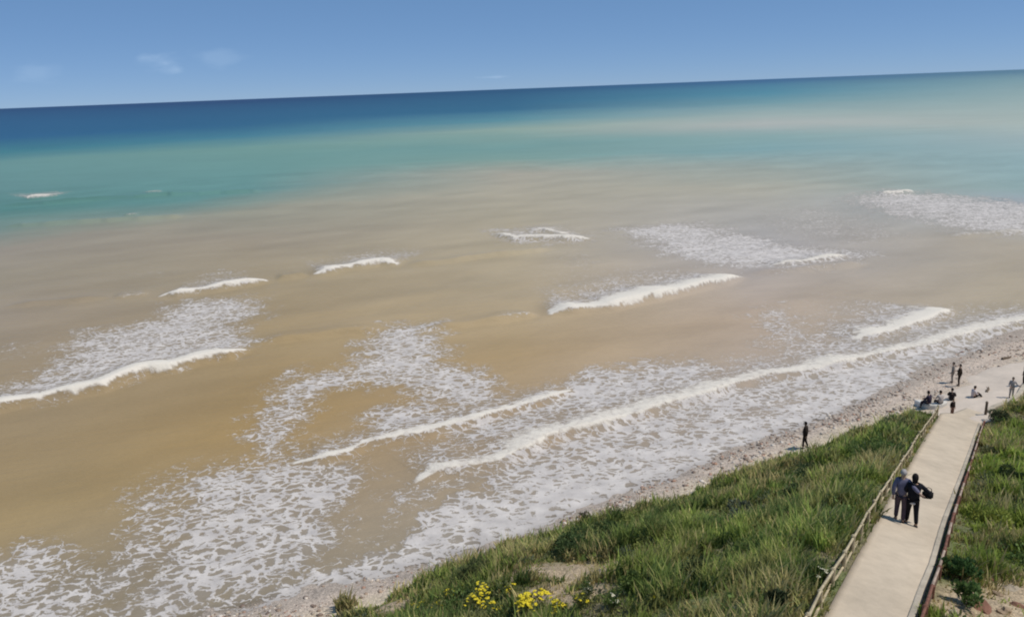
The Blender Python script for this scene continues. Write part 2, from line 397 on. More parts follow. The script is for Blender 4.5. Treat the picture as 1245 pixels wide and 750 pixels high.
def px_world(L, z=0.0): return np.array([on_level(a, b, z)[:2] for a, b in L])
def seg_dist(x, y, P):
    """distance to a polyline, signed across it (positive towards land), and place along it 0..1"""
    best = np.full(len(x), 1e9); sg = np.zeros(len(x)); al = np.zeros(len(x)); beyond = np.zeros(len(x))
    ln = np.concatenate([[0], np.cumsum(np.hypot(*np.diff(P, axis=0).T))]); tot = ln[-1]
    for i in range(len(P) - 1):
        ax, ay = P[i]; dx, dy = P[i + 1] - P[i]; L = math.hypot(dx, dy)
        t = ((x - ax) * dx + (y - ay) * dy) / (L * L); tc_ = np.clip(t, 0, 1)
        d = np.hypot(x - ax - tc_ * dx, y - ay - tc_ * dy)
        k = d < best; best[k] = d[k]
        cr_ = ((x - ax) * dy - (y - ay) * dx) / L
        sg[k] = cr_[k]; al[k] = ((ln[i] + tc_ * L) / tot)[k]
    return best, np.sign(sg) * best, al, tot
def poly_sd(x, y, P):
    inside = np.zeros(len(x), bool); d = np.full(len(x), 1e9); n = len(P)
    for i in range(n):
        ax, ay = P[i]; bx, by = P[(i + 1) % n]; dx, dy = bx - ax, by - ay
        t = np.clip(((x - ax) * dx + (y - ay) * dy) / (dx * dx + dy * dy + 1e-12), 0, 1)
        d = np.minimum(d, np.hypot(x - ax - t * dx, y - ay - t * dy))
        c = ((ay > y) != (by > y)) & (x < (bx - ax) * (y - ay) / (by - ay + 1e-12) + ax); inside ^= c
    return np.where(inside, d, -d)

def sea_state(x, y):
    r = np.hypot(x, y); n = len(x)
    z = np.zeros(n); foam = np.zeros(n); crest = np.zeros(n)
    u, v = to_uv(x, y)
    near = np.where(r < 330)[0]
    X, Y, Rr_ = x[near], y[near], r[near]; U, V = u[near], v[near]
    # long low swell rolling in, dying at the land
    ph = V * 0.62 + (fbm(U * 0.05, V * 0.06, 51) - 0.5) * 7.0
    sw = np.sin(ph) * 0.09 * sstep(0, 14, V - v_shore(U)) * (1 - sstep(70, 150, Rr_)) * sstep(0.3, 0.7, fbm(U * 0.03, V * 0.05, 53, 3))
    zz = sw; ff = np.zeros(len(near)); cc = np.zeros(len(near))
    amp = 0.016 * Rr_
    wx = X + amp * 2.2 * (fbm(X * 0.8, Y * 0.8, 61, 4) - 0.5) * 2
    wy = Y + amp * 2.2 * (fbm(X * 0.8, Y * 0.8, 67, 4) - 0.5) * 2
    for L, dens in PATCHES:
        P = px_world(L); lo = P.min(0) - 6; hi = P.max(0) + 6
        k = np.where((X > lo[0]) & (X < hi[0]) & (Y > lo[1]) & (Y < hi[1]))[0]
        if not len(k): continue
        sd_ = poly_sd(wx[k], wy[k], P); fe = 0.034 * Rr_[k]
        d = dens * (0.35 * sstep(-1.6 * fe, 0.2 * fe, sd_) + 0.65 * sstep(-0.5 * fe, 1.6 * fe, sd_))
        ff[k] = np.maximum(ff[k], d)
    for L, m_ in GAPS:
        P = px_world(L); lo = P.min(0) - 4; hi = P.max(0) + 4
        k = np.where((X > lo[0]) & (X < hi[0]) & (Y > lo[1]) & (Y < hi[1]))[0]
        sd_ = poly_sd(wx[k], wy[k], P); fe = 0.03 * Rr_[k]
        ff[k] *= 1 - (1 - m_) * sstep(-fe, fe, sd_)
    # clotted: thick and thin
    ff *= 0.80 + 0.92 * fbm(U * 0.30, V * 0.45, 71, 4)
    ff = np.where(ff > 0.5, 0.5 + (ff - 0.5) * 0.40, ff)
    for L, h, wb, wf, st in CRESTS:
        P = px_world(L, h * 0.45); lo = P.min(0) - 14; hi = P.max(0) + 14
        k = np.where((X > lo[0]) & (X < hi[0]) & (Y > lo[1]) & (Y < hi[1]))[0]
        if not len(k): continue
        rag = 0.7 * (fbm(X[k] * 0.9, Y[k] * 0.9, 81, 4) - 0.5) + 0.6 * (fbm(X[k] * 2.6, Y[k] * 2.6, 82, 3) - 0.5)
        big = (fbm(X[k] * 0.22, Y[k] * 0.22, 83, 3) - 0.5)
        d, t, al, tot = seg_dist(X[k], Y[k], P)
        t = t + big * 1.1 * min(1, wb)
        te = min(3.5, tot * 0.28) / tot
        tap = sstep(0, te, al) * (1 - sstep(1 - te, 1, al))
        over = sstep(0.05, 2.5, d - np.abs(t) - 0.0)
        tap = np.clip(tap + 0.0, 0, 1) * (0.78 + 0.6 * (vnoise(al * tot * 0.35, al * 0 + 3.1, 87) - 0.35))
        prof = np.where(t < 0, np.exp(-(t / (1.5 + wb * 0.6)) ** 2), 1 - sstep(0.0, 0.55 + 0.6 * wf, t) * 1.12 + 0.12 * sstep(0.6 + 0.6 * wf, 2.6 + wf, t))
        zz[k] = zz[k] * (1 - tap * np.abs(prof)) + 1.35 * h * tap * prof
        thick = 0.55 + 1.35 * fbm(al * tot * 0.22, al * 0 + 7.7, 85, 3)
        wbn = np.maximum(wb * thick * (0.35 + 0.65 * tap) * (1 + 1.6 * rag), 0.05)
        wfn = np.maximum(0.62 * wf * thick * (0.5 + 0.5 * tap) * (1 + 1.8 * rag), 0.03)
        white = np.where(t < 0, 1 - sstep(0.15 * wbn, wbn, -t), 1 - sstep(0.35 * wfn, wfn, t)) * sstep(0.02, 0.3, tap) * min(st, 1)
        cc[k] = np.maximum(cc[k], white)
        trail = np.where(t < 0, np.exp(t / (2.0 * wb + 0.5)), np.exp(-t / 0.35)) * 0.72 * tap * st
        ff[k] = np.maximum(ff[k], trail)
    z[near] = zz; foam[near] = ff; crest[near] = cc
    # the odd far whitecap
    return z, foam, crest

def build_sea():
    az = np.concatenate([np.linspace(-1.75, -0.66, 60)[:-1], np.linspace(-0.66, 0.66, 860), np.linspace(0.66, 1.75, 60)[1:]])
    dl = np.concatenate([[0.35, 0.7, 1.2, 2, 3, 4.5, 6.2], np.arange(8, 100, 1.6), np.arange(100, 720, 1.25), [740, 800, 900]])
    rr = (FPX * CAM_H / dl)[::-1]
    A, Rd = np.meshgrid(az, rr)
    x = (np.sin(A) * Rd).ravel(); y = (np.cos(A) * Rd).ravel()
    z, foam, crest = sea_state(x, y)
    col = water_colour(x, y)
    nr, na = len(rr), len(az)
    i = np.arange(nr - 1)[:, None] * na + np.arange(na - 1)[None, :]
    f = np.stack([i, i + na, i + na + 1, i + 1], -1).reshape(-1, 4)[:, ::-1]
    # leave out what lies far under the land
    u, v = to_uv(x, y); keep = v > v_shore(u) - 2.5
    f = f[keep[f].all(1)]
    used, inv = np.unique(f, return_inverse=True); f = inv.reshape(-1, 4)
    x, y, z, foam, crest, col = x[used], y[used], z[used], foam[used], crest[used], col[used]
    me = np_mesh('sea', np.stack([x, y, z], 1), f, None, True, {'water': col, 'foam': foam, 'crest': crest, 'thin': np.exp(-np.clip(to_uv(x, y)[1] - v_shore(to_uv(x, y)[0]), 0, 20) / 0.9)})
    t = NT('sea_water')
    W = t.attr('water', 'col'); Fm = t.attr('foam'); Cm = t.attr('crest')
    c = t.coord()
    warp = t.noise(c, 0.7, 2, 0.5, out=1); warp2 = t.noise(c, 3.0, 2, 0.5, out=1)
    w1 = t.vadd(t.vadd(c, warp, 1.5), warp2, 0.42)
    cs = t.coord((1.0, 1.55, 1.0), (0, 0, -0.42), vec=w1)
    e1 = t.voro(cs, 1.18, 'DISTANCE_TO_EDGE'); e2 = t.voro(cs, 3.0, 'DISTANCE_TO_EDGE')
    blot = t.noise(t.coord((1, 1.5, 1), (0, 0, -0.42), vec=w1), 2.0, 5, 0.60)
    fine = t.noise(c, 9.0, 3, 0.6)
    # ridged height of the froth: thick threads, blots and finer threads between them
    hgt = t.math('ADD', t.math('MULTIPLY', t.rng(e1, 0.0, 0.30, 1.0, 0.0, True), 0.50), t.math('MULTIPLY', t.rng(blot, 0.28, 0.72), 0.42))
    hgt = t.math('ADD', hgt, t.math('MULTIPLY', t.rng(e2, 0.0, 0.26, 1.0, 0.0, True), 0.20))
    hgt = t.math('ADD', hgt, t.math('MULTIPLY', t.math('SUBTRACT', fine, 0.5), 0.26))
    swirl = t.noise(t.coord((0.45, 1.3, 1), (0, 0, -0.45), vec=w1), 0.55, 4, 0.6)
    Fs = t.math('MULTIPLY', Fm, t.rng(swirl, 0.30, 0.68, 0.62, 1.28))
    thr = t.rng(Fs, 0.0, 0.85, 1.06, 0.14)
    lace = t.rng(t.math('SUBTRACT', hgt, thr), -0.13, 0.20, smooth=True)
    lace = t.math('MULTIPLY', lace, t.rng(Fm, 0.03, 0.18, smooth=True))
    veil = t.math('MULTIPLY', t.rng(Fm, 0.20, 0.8), 0.26)
    lace = t.math('MAXIMUM', lace, veil)
    cn_ = t.noise(c, 2.0, 6, 0.7)
    cw = t.rng(t.math('ADD', Cm, t.math('MULTIPLY', t.math('SUBTRACT', cn_, 0.5), 1.3)), 0.20, 0.95, smooth=True)
    cw = t.math('MULTIPLY', cw, t.rng(Cm, 0.02, 0.2))
    white = t.math('MAXIMUM', t.math('MULTIPLY', lace, 0.88), cw)
    fcol = t.mix(t.rng(t.noise(c, 0.8, 4), .3, .7), (0.46, 0.425, 0.405), (0.66, 0.61, 0.57))
    fcol = t.mix(cw, fcol, (0.68, 0.62, 0.535))
    # small chop
    cc = t.coord((0.55, 1.5, 1), (0, 0, -0.53))
    ch = t.math('ADD', t.math('MULTIPLY', t.noise(cc, 0.9, 4, 0.6), 1.0), t.math('MULTIPLY', t.noise(cc, 4.0, 3, 0.6), 0.25))
    streak = t.rng(t.noise(t.coord((0.02, 0.11, 1), (0, 0, -0.53)), 1.0, 4, 0.6), 0.3, 0.7, 0.95, 1.04)
    wcol = t.mix(1.0, W, streak, 'MULTIPLY')
    wcol = t.mix(t.math('MULTIPLY', t.rng(Fm, 0.12, 0.5), 0.55), wcol, (0.20, 0.165, 0.125))
    t.P(Base_Color=t.mix(white, wcol, fcol), Roughness=t.rng(white, 0, 0.6, 0.30, 0.85), Specular_IOR_Level=t.rng(white, 0, 0.6, 0.016, 0.05), IOR=1.33)
    b1 = t.bump(ch, 0.8, 0.16)
    t.P(Normal=t.bump(t.math('ADD', white, t.math('MULTIPLY', fine, 0.3)), 0.5, 0.07, b1))
    # the last film of swash lets the wet stones show
    film = t.math('MULTIPLY', t.rng(t.attr('thin'), 0.25, 0.95, smooth=True), t.math('SUBTRACT', 1.0, t.math('MULTIPLY', white, 0.85)))
    tb = t.n.new('ShaderNodeBsdfTransparent'); ms = t.n.new('ShaderNodeMixShader')
    t.l(film, ms.inputs[0]); t.l(t.p.outputs[0], ms.inputs[1]); t.l(tb.outputs[0], ms.inputs[2]); t.l(ms.outputs[0], t.out.inputs[0])
    me.materials.append(t.m)
    return link('sea', me, kind='structure')
build_sea()

# ------------------------------------------------------------------ beach and hillside
def ground_colour(u, v):
    x, y = to_xy(u, v); vf, vs = v_foot(u), v_shore(u); s = vf - v
    n1 = fbm(x * 0.5, y * 0.5, 101); n2 = fbm(x * 2.2, y * 2.2, 103)
    wet = 1 - sstep(0.15, 1.6, vs - v + (n2 - 0.5) * 1.2)
    dry = np.array([0.52, 0.43, 0.315]); peb = np.array([0.52, 0.42, 0.335]); wetc = np.array([0.38, 0.315, 0.26])
    k = sstep(0.35, 0.75, (vs - v) / np.maximum(vs - vf, 0.5) + (n2 - 0.5) * 0.35)[:, None]
    b = peb * (1 - k) + dry * k; b = b * (1 - wet[:, None]) + wetc * wet[:, None]
    soil = np.array([0.17, 0.145, 0.085]); tan = np.array([0.42, 0.32, 0.21]); grn = np.array([0.13, 0.145, 0.06])
    g = sstep(0.35, 0.65, n1)[:, None]; h = soil * (1 - g) + grn * g
    bb = np.clip(bare(u, v) + (n2 - 0.5) * 0.3 * (bare(u, v) > 0.02), 0, 1)[:, None]
    h = h * (1 - bb) + tan * bb
    w = sstep(-0.15, 0.35, s + (n2 - 0.5) * 0.8)[:, None]
    return (b * (1 - w) + h * w) * (0.85 + 0.3 * n2)[:, None]
def ground_mat():
    t = NT('sandy_soil'); c = t.coord()
    C = t.attr('soil', 'col')
    v1 = t.voro(c, 9.0, out=1); v2 = t.voro(c, 22.0, out=1)
    sp = t.mix(0.55, v1, v2)
    bw = t.n.new('ShaderNodeRGBToBW'); t.l(sp, bw.inputs[0])
    k = t.rng(bw.outputs[0], 0.2, 0.8, 0.62, 1.35)
    e = t.voro(c, 9.0, 'DISTANCE_TO_EDGE')
    n = t.noise(c, 30, 4, 0.6)
    t.P(Base_Color=t.mix(1.0, C, k, 'MULTIPLY'), Roughness=0.85, Specular_IOR_Level=0.2,
        Normal=t.bump(t.math('ADD', t.rng(e, 0, 0.25), n), 0.5, 0.04))
    return t.m
GM = ground_mat()
def land(name, ug, wg):
    U, Wd = np.meshgrid(ug, wg, indexing='ij'); u = U.ravel(); v = v_foot(u) + Wd.ravel()
    z = height(u, v); x, y = to_xy(u, v)
    nu, nw = len(ug), len(wg)
    i = np.arange(nu - 1)[:, None] * nw + np.arange(nw - 1)[None, :]
    f = np.stack([i, i + nw, i + nw + 1, i + 1], -1).reshape(-1, 4)
    return link(name, np_mesh(name, np.stack([x, y, z], 1), f, GM, True, {'soil': ground_colour(u, v)}), kind='structure')
UG = np.concatenate([np.linspace(-160, -6, 40)[:-1], np.arange(-6, 86, 0.2), np.linspace(86, 260, 40)])
land('beach', UG, np.concatenate([[0], np.arange(0.15, 10, 0.15), np.linspace(10, 40, 12)]))
land('hillside', UG, np.concatenate([np.linspace(-220, -31, 20)[:-1], np.linspace(-31, 0, 156)]))

# ------------------------------------------------------------------ path and forecourt
def concrete(name, rgb, var=0.12):
    t = NT(name); c = t.coord()
    big = t.noise(c, 0.35, 5, 0.6); mid = t.noise(c, 2.2, 5, 0.65); fine = t.noise(c, 40, 3, 0.6)
    f = t.math('ADD', t.math('ADD', t.math('MULTIPLY', big, 0.45), t.math('MULTIPLY', mid, 0.35)), t.math('MULTIPLY', fine, 0.2))
    a = tuple(x * (1 - var * 1.6) for x in rgb); b = tuple(x * (1 + var) for x in rgb)
    t.P(Base_Color=t.mix(t.rng(f, 0.33, 0.67), a, b), Roughness=0.9, Specular_IOR_Level=0.2, Normal=t.bump(fine, 0.25, 0.01))
    return t.m
M_PATH = concrete('worn_concrete', (0.53, 0.435, 0.325), 0.16)
M_PAVE = concrete('sandy_paving', (0.57, 0.48, 0.395))
M_KERB = concrete('pale_concrete', (0.44, 0.38, 0.30), 0.3)
def build_path():
    us = np.arange(2.0, 49.8, 0.25); k = 11; co = []
    for u in us:
        a, b = v_left(u), v_right(u); z = float(z_path(u))
        for j in range(k):
            v = a + (b - a) * j / (k - 1); x, y = to_xy(u, v)
            co.append((x, y, z + 0.05 - 0.06 * float(sstep(47.3, 48.4, u)) + (0.012 * (float(vnoise(x * 1.3, y * 1.3, 5)) - 0.5))))
        for v, side in ((b, -1), (a, 1)):
            x, y = to_xy(u, v + 0.02 * side); co.append((x, y, z - 0.5))
    co = np.array(co); k2 = k + 2; f = []
    ring = list(range(k)) + [k, k + 1]
    for i in range(len(us) - 1):
        for j in range(k + 2):
            a, b = ring[j], ring[(j + 1) % (k + 2)]
            f.append((i * k2 + a, i * k2 + b, (i + 1) * k2 + b, (i + 1) * k2 + a))
    return link('path', np_mesh('path', co, np.array(f)[:, ::-1], M_PATH), kind='structure')
build_path()
# the open paved ground where the path meets the beach
FORE_PX = [(1141, 512), (1138, 496), (1130, 488), (1146, 478), (1163, 472), (1174, 464), (1180, 453), (1196, 446), (1216, 440), (1240, 436), (1275, 431), (1330, 420), (1330, 450), (1275, 455), (1250, 463), (1243, 472), (1239, 481), (1226, 491), (1208, 497), (1199, 514)]
def build_forecourt():
    P = px_world(FORE_PX, 0.85)
    Q = []
    for i in range(len(P)):
        a, b = P[i], P[(i + 1) % len(P)]; n = max(2, int(np.hypot(*(b - a)) / 0.3))
        for j in range(n):
            p = a + (b - a) * j / n
            w = (fbm(p[0] * 0.8, p[1] * 0.8, 7) - 0.5) * 0.9; Q.append((p[0] + w, p[1] - w))
    Q = np.array(Q)
    xs = np.arange(Q[:, 0].min() - 0.4, Q[:, 0].max() + 0.4, 0.25); ys = np.arange(Q[:, 1].min() - 0.4, Q[:, 1].max() + 0.4, 0.25)
    X, Y = np.meshgrid(xs, ys, indexing='ij'); x, y = X.ravel(), Y.ravel()
    sd_ = poly_sd(x, y, Q)
    u, v = to_uv(x, y); z = height(u, v) + 0.05 * sstep(-0.25, 0.2, sd_) - 0.012
    nx, ny = len(xs), len(ys)
    i = np.arange(nx - 1)[:, None] * ny + np.arange(ny - 1)[None, :]
    f = np.stack([i, i + ny, i + ny + 1, i + 1], -1).reshape(-1, 4)
    f = f[(sd_ > -0.3)[f].all(1)]
    used, inv = np.unique(f, return_inverse=True)
    return link('pavement', np_mesh('pavement', np.stack([x, y, z], 1)[used], inv.reshape(-1, 4), M_PAVE, True), kind='structure')
build_forecourt()
def fore_inside(x, y): return poly_sd(np.atleast_1d(np.asarray(x, float)), np.atleast_1d(np.asarray(y, float)), px_world(FORE_PX, 0.85))

def strip_wall(name, pts, wid, hgt, mat, label, cat, below=0.3):
    """a low wall with rounded top along plan points (x, y, z)"""
    P = np.array(pts, float); co = []; f = []
    prof = [(-.5, -below), (-.5, hgt * .8), (-.36, hgt), (.36, hgt), (.5, hgt * .8), (.5, -below)]
    for i in range(len(P)):
        d = P[min(i + 1, len(P) - 1)] - P[max(i - 1, 0)]; n = np.array([-d[1], d[0]]) / (math.hypot(d[0], d[1]) + 1e-9)
        for a, b in prof: co.append((P[i, 0] + n[0] * a * wid, P[i, 1] + n[1] * a * wid, P[i, 2] + b + random.uniform(-.006, .006)))
    k = len(prof)
    for i in range(len(P) - 1):
        for j in range(k): f.append((i * k + j, i * k + (j + 1) % k, (i + 1) * k + (j + 1) % k, (i + 1) * k + j))
    me = bpy.data.meshes.new(name); me.from_pydata(co, [], f + [tuple(range(k)), tuple(range((len(P) - 1) * k, len(P) * k))[::-1]]); me.materials.append(mat)
    return link(name, me, label=label, category=cat)
def smooth_line(pts, step=0.25):
    P = np.array(pts, float); ln = np.concatenate([[0], np.cumsum(np.hypot(*np.diff(P[:, :2], axis=0).T))])
    s = np.arange(0, ln[-1], step); Q = np.stack([np.interp(s, ln, P[:, k]) for k in range(3)], 1)
    for _ in range(3): Q[1:-1] = 0.25 * Q[:-2] + 0.5 * Q[1:-1] + 0.25 * Q[2:]
    return Q
def gpts(L, z=0.85):
    o = []
    for a, b in L:
        p = on_level(a, b, z); o.append((p[0], p[1], z_at(p[0], p[1])))
    return o
strip_wall('kerb', smooth_line(gpts([(1250, 462), (1244, 471), (1239, 481), (1227, 490), (1208, 497), (1201, 503)])), 0.32, 0.22, M_KERB, 'pale curved kerb between the sandy forecourt and the grass bank', 'kerb')
strip_wall('seat_wall', smooth_line(gpts([(1116, 485), (1122, 490), (1131, 493), (1141, 493), (1149, 489)])), 0.42, 0.36, concrete('whitewashed_stone', (0.66, 0.62, 0.56), 0.15), 'low curved whitewashed seat wall at the seaward end of the path', 'wall')
us_k = np.arange(8.0, 47.6, 0.5)
kp = []
for u in us_k:
    x, y = to_xy(u, v_right(u) + 0.10); kp.append((x, y, float(z_path(u)) + 0.04))
strip_wall('kerb', kp, 0.13, 0.06, M_KERB, 'narrow pale kerb along the inland edge of the concrete path', 'kerb', 0.2)

# ------------------------------------------------------------------ fences
def wood(name, rgb, var=0.35):
    t = NT(name); c = t.coord((2, 2, 18))
    n = t.noise(c, 2.0, 5, 0.65); n2 = t.noise(t.coord(), 3.0, 4, 0.6)
    a = tuple(x * (1 - var) for x in rgb); b = tuple(min(1, x * (1 + var)) for x in rgb)
    t.P(Base_Color=t.mix(t.rng(t.math('ADD', t.math('MULTIPLY', n, .5), t.math('MULTIPLY', n2, .5)), 0.35, 0.65), a, b), Roughness=0.8, Specular_IOR_Level=0.25, Normal=t.bump(n, 0.4, 0.01))
    return t.m
M_PALEWOOD = wood('weathered_pale_wood', (0.44, 0.36, 0.23)); M_DARKWOOD = wood('dark_weathered_wood', (0.13, 0.095, 0.065))
M_REDWOOD = wood('faded_red_paint', (0.17, 0.075, 0.05), 0.6); M_WHITEWOOD = wood('flaking_pale_paint', (0.36, 0.27, 0.21), 0.6)
def rail_piece(name, a, b, r, mat, root, seg=7):
    bm = bmesh.new(); add_rod(bm, a, b, r, seg, r * random.uniform(.85, 1.0)); return link(name, bm_mesh(name, bm, mat, False), root)
def post_mesh(r, h, mat):
    bm = bmesh.new(); add_rod(bm, (0, 0, -0.5), (0, 0, h), r, 9, r * 0.92); add_rod(bm, (0, 0, h), (0, 0, h + r * .5), r * .92, 9, r * .45)
    return bm_mesh('post', bm, mat, False)
def build_left_fence():
    us = [9.0]
    while us[-1] < 45.6:
        u = us[-1]; us.append(u + 1.45 / 1.16)
    root = thing('rail_fence', 'pale two-rail wooden fence along the seaward edge of the path', 'fence', (*to_xy(9.0, v_left(9.0)), float(z_path(9.0))))
    o = np.array(root.location); pm = post_mesh(0.062, 0.50, M_PALEWOOD); P = []
    for i, u in enumerate(us):
        x, y = to_xy(u, v_left(u) + 0.17 + random.uniform(-.02, .02)); z = float(z_path(u))
        P.append(np.array([x, y, z]) - o)
        q = link('post', pm, root); q.location = P[-1]; q.rotation_euler = (random.uniform(-.04, .04), random.uniform(-.04, .04), random.uniform(0, 6)); q.scale = (1, 1, random.uniform(.94, 1.06) * (1.12 if i == len(us) - 1 else 1))
    for i in range(len(P) - 1):
        for h in (0.46, 0.09):
            d = np.array([0, 0, h]); j = lambda: np.array([random.uniform(-.015, .015), random.uniform(-.015, .015), random.uniform(-.02, .02)])
            rail_piece('rail', P[i] + d + j(), P[i + 1] + d + j(), 0.031, M_PALEWOOD, root)
        # dark board added to stand for the shaded gap between the rails
        bm = bmesh.new(); a, b = Vector(P[i]), Vector(P[i + 1]); c = (a + b) / 2; dd = (b - a)
        rot = dd.to_track_quat('X', 'Z').to_euler()
        add_box(bm, c + Vector((-.035, .06, .27)), (dd.length - .02, .03, .15), rot); link('gap_shade_board', bm_mesh('gap_shade_board', bm, M_DARKWOOD), root)
    return root
build_left_fence()
def build_right_fence():
    us = [8.0]
    while us[-1] < 46.6: us.append(us[-1] + 1.6 / 1.14)
    root = thing('board_fence', 'low weathered red-brown board fence along the inland edge of the path', 'fence', (*to_xy(8.0, v_right(8.0)), float(z_path(8.0))))
    o = np.array(root.location); pm = post_mesh(0.065, 0.36, M_REDWOOD); P = []
    for i, u in enumerate(us):
        x, y = to_xy(u, v_right(u) - 0.16); z = float(z_path(u)); P.append(np.array([x, y, z]) - o)
        q = link('post', pm, root); q.location = P[-1]; q.rotation_euler = (random.uniform(-.07, .07), random.uniform(-.07, .07), random.uniform(0, 6)); q.scale = (1, 1, random.uniform(.9, 1.1))
    for i in range(len(P) - 1):
        a, b = Vector(P[i]), Vector(P[i + 1]); c = (a + b) / 2; dd = b - a; rot = dd.to_track_quat('X', 'Z').to_euler()
        for h, mat in ((0.08, M_DARKWOOD), (0.235, M_REDWOOD)):
            bm = bmesh.new(); add_box(bm, (0, 0, 0), (dd.length * .985, .035, .13))
            q = link('board', bm_mesh('board', bm, mat), root); q.location = c + Vector((0, 0, h)); q.rotation_euler = (rot[0] + random.uniform(-.05, .05), rot[1] + random.uniform(-.015, .015), rot[2])
        rail_piece('rail', a + Vector((0, 0, .345)), b + Vector((0, 0, .345)), 0.035, M_WHITEWOOD if random.random() < .6 else M_REDWOOD, root)
    return root
build_right_fence()
p = on_level(1198, 505, .9)
o = thing('post', 'tall dark post at the foot of the path beside a dark shrub', 'post', (p[0], p[1], z_at(p[0], p[1])))
bm = bmesh.new(); add_rod(bm, (0, 0, -.4), (0, 0, 0.85), .085, 10, .075); link('shaft', bm_mesh('shaft', bm, M_DARKWOOD), o)
bm = bmesh.new(); add_rod(bm, (0, 0, 0.852), (0, 0, 0.94), .10, 10, .04); link('cap', bm_mesh('cap', bm, M_DARKWOOD), o)

# ------------------------------------------------------------------ vegetation
def leaf_mat(name, attr='tone', rough=0.6):
    t = NT(name); C = t.attr(attr, 'col')
    n = t.noise(t.coord(), 5.0, 3, 0.6)
    t.P(Base_Color=t.mix(1.0, C, t.rng(n, 0.3, 0.7, 0.75, 1.25), 'MULTIPLY'), Roughness=rough, Specular_IOR_Level=0.2)
    tr = t.n.new('ShaderNodeBsdfTranslucent'); t.l(C, tr.inputs[0])
    ms = t.n.new('ShaderNodeMixShader'); ms.inputs[0].default_value = 0.35
    t.l(t.p.outputs[0], ms.inputs[1]); t.l(tr.outputs[0], ms.inputs[2]); t.l(ms.outputs[0], t.out.inputs[0])
    return t.m
M_LEAF = leaf_mat('leaf_green')
GREENS = np.array([[0.255, 0.300, 0.085], [0.205, 0.255, 0.080], [0.125, 0.170, 0.060], [0.33, 0.315, 0.135], [0.45, 0.36, 0.20], [0.52, 0.40, 0.25], [0.29, 0.345, 0.080]])
def grass():
    n = 150000
    u = RNG.uniform(1, 66, n); v = RNG.uniform(-12, 31, n)
    x, y = to_xy(u, v)
    s = v_foot(u) - v; vl, vr = v_left(u), v_right(u)
    wob = 0.26 * (fbm(x * 1.7, y * 1.7, 127, 3) - 0.5)
    onpath = (v < vl + 0.16 + wob) & (v > vr - 0.17 + wob) & (u < 50)
    edge = fbm(x * 1.3, y * 1.3, 121)
    scrub = (s > -2.4) & (s < 0.6) & (u < 22) & (fbm(x * 0.9, y * 0.9, 123, 3) > 0.53 + 0.10 * np.clip(-s, 0, 2)) & (v < v_shore(u) - 0.8)
    ok = ((s > 0.05 + (edge - 0.5) * 1.4) | scrub) & ~onpath
    # what the camera and its neighbours can see
    dx, dy = x, y; dep = dy * FWD[1] + (height(u, v) - CAM_H) * FWD[2]
    px = FPX * dx / np.maximum(dep, 1); ok &= (dep > 8) & (np.abs(px) < 760)
    ok &= ~((fore_inside(x, y) > -0.55) & (u > 46.5))
    wallp = px_world([(1116, 485), (1131, 493), (1149, 489)], 0.85)
    for wpt in list(wallp) + list(px_world([(1122, 497), (1138, 499), (1110, 492)], .85)): ok &= np.hypot(x - wpt[0], y - wpt[1]) > 0.75
    b = bare(u, v); ok &= RNG.uniform(0, 1, n) > b * 0.62
    # density falls with distance
    pz = height(u, v); dist = np.sqrt(x * x + y * y + (pz - CAM_H) ** 2)
    ok &= RNG.uniform(0, 1, n) < np.clip(30.0 / dist, 0.35, 1.0)
    u, v, x, y, pz, b, s, dist = (q[ok] for q in (u, v, x, y, pz, b, s, dist))
    n = len(u)
    patch = fbm(x * 0.32, y * 0.32, 131, 4); p2 = fbm(x * 1.1, y * 1.1, 137, 3); right = v < 0.5 * (v_left(u) + v_right(u))
    # tone per tuft
    idx = np.full(n, 1)
    idx[patch > 0.52] = 0; idx[patch < 0.42] = 2; idx[(p2 > 0.60)] = 3; idx[p2 < 0.33] = 2
    idx[right & (patch > 0.40)] = 6
    rnd = RNG.uniform(0, 1, n); idx[rnd < 0.13] = 3; idx[(rnd > 0.91)] = 4
    idx[(b > 0.15) & (rnd < 0.75)] = 4; idx[(b > 0.4) & (rnd < 0.6)] = 5
    idx[(s < 0.9) & (rnd < 0.35)] = 4
    sc2 = s < 0.3 + 0.2 * (u < 18)
    idx[sc2 & (u < 22) & (rnd < 0.6)] = 4; idx[sc2 & (u < 22) & (rnd < 0.25)] = 5
    hgt = (0.13 + 0.58 * sstep(0.38, 0.66, fbm(x * 0.75, y * 0.75, 141, 3))) * RNG.uniform(0.6, 1.3, n) * (1 - 0.55 * b)
    pd = np.maximum(v - v_left(u), v_right(u) - v); hgt = np.where((u < 50) & (pd < 1.0), hgt * (0.42 + 0.58 * np.clip(pd, 0, 1)), hgt)
    hgt = np.where(idx == 5, hgt * 0.6, hgt)
    NB = 7
    dryp = fbm(x * 0.24 + 5, y * 0.24, 171, 4); idx[(dryp > 0.60) & (rnd < 0.55)] = 4; idx[(dryp > 0.57) & (rnd > 0.8)] = 3
    tone = GREENS[idx] * RNG.uniform(0.75, 1.25, (n, 1)) * (0.52 + 0.9 * fbm(x * 0.5, y * 0.5, 173, 3))[:, None] * np.array([1.0, 1.05, 0.85])
    X = np.repeat(x, NB) + RNG.normal(0, 0.09, n * NB); Y = np.repeat(y, NB) + RNG.normal(0, 0.09, n * NB); Z = np.repeat(pz, NB) - 0.05
    Hh = np.repeat(hgt, NB) * RNG.uniform(0.55, 1.15, n * NB)
    a = RNG.uniform(0, 2 * np.pi, n * NB); lean = RNG.uniform(0.15, 0.75, n * NB) * Hh
    wd = RNG.uniform(0.014, 0.034, n * NB) * np.repeat(np.clip(dist / 26, 0.9, 1.8), NB)
    ca, sa = np.cos(a), np.sin(a); qa = a + np.pi / 2 + RNG.normal(0, .5, n * NB); cq, sq = np.cos(qa), np.sin(qa)
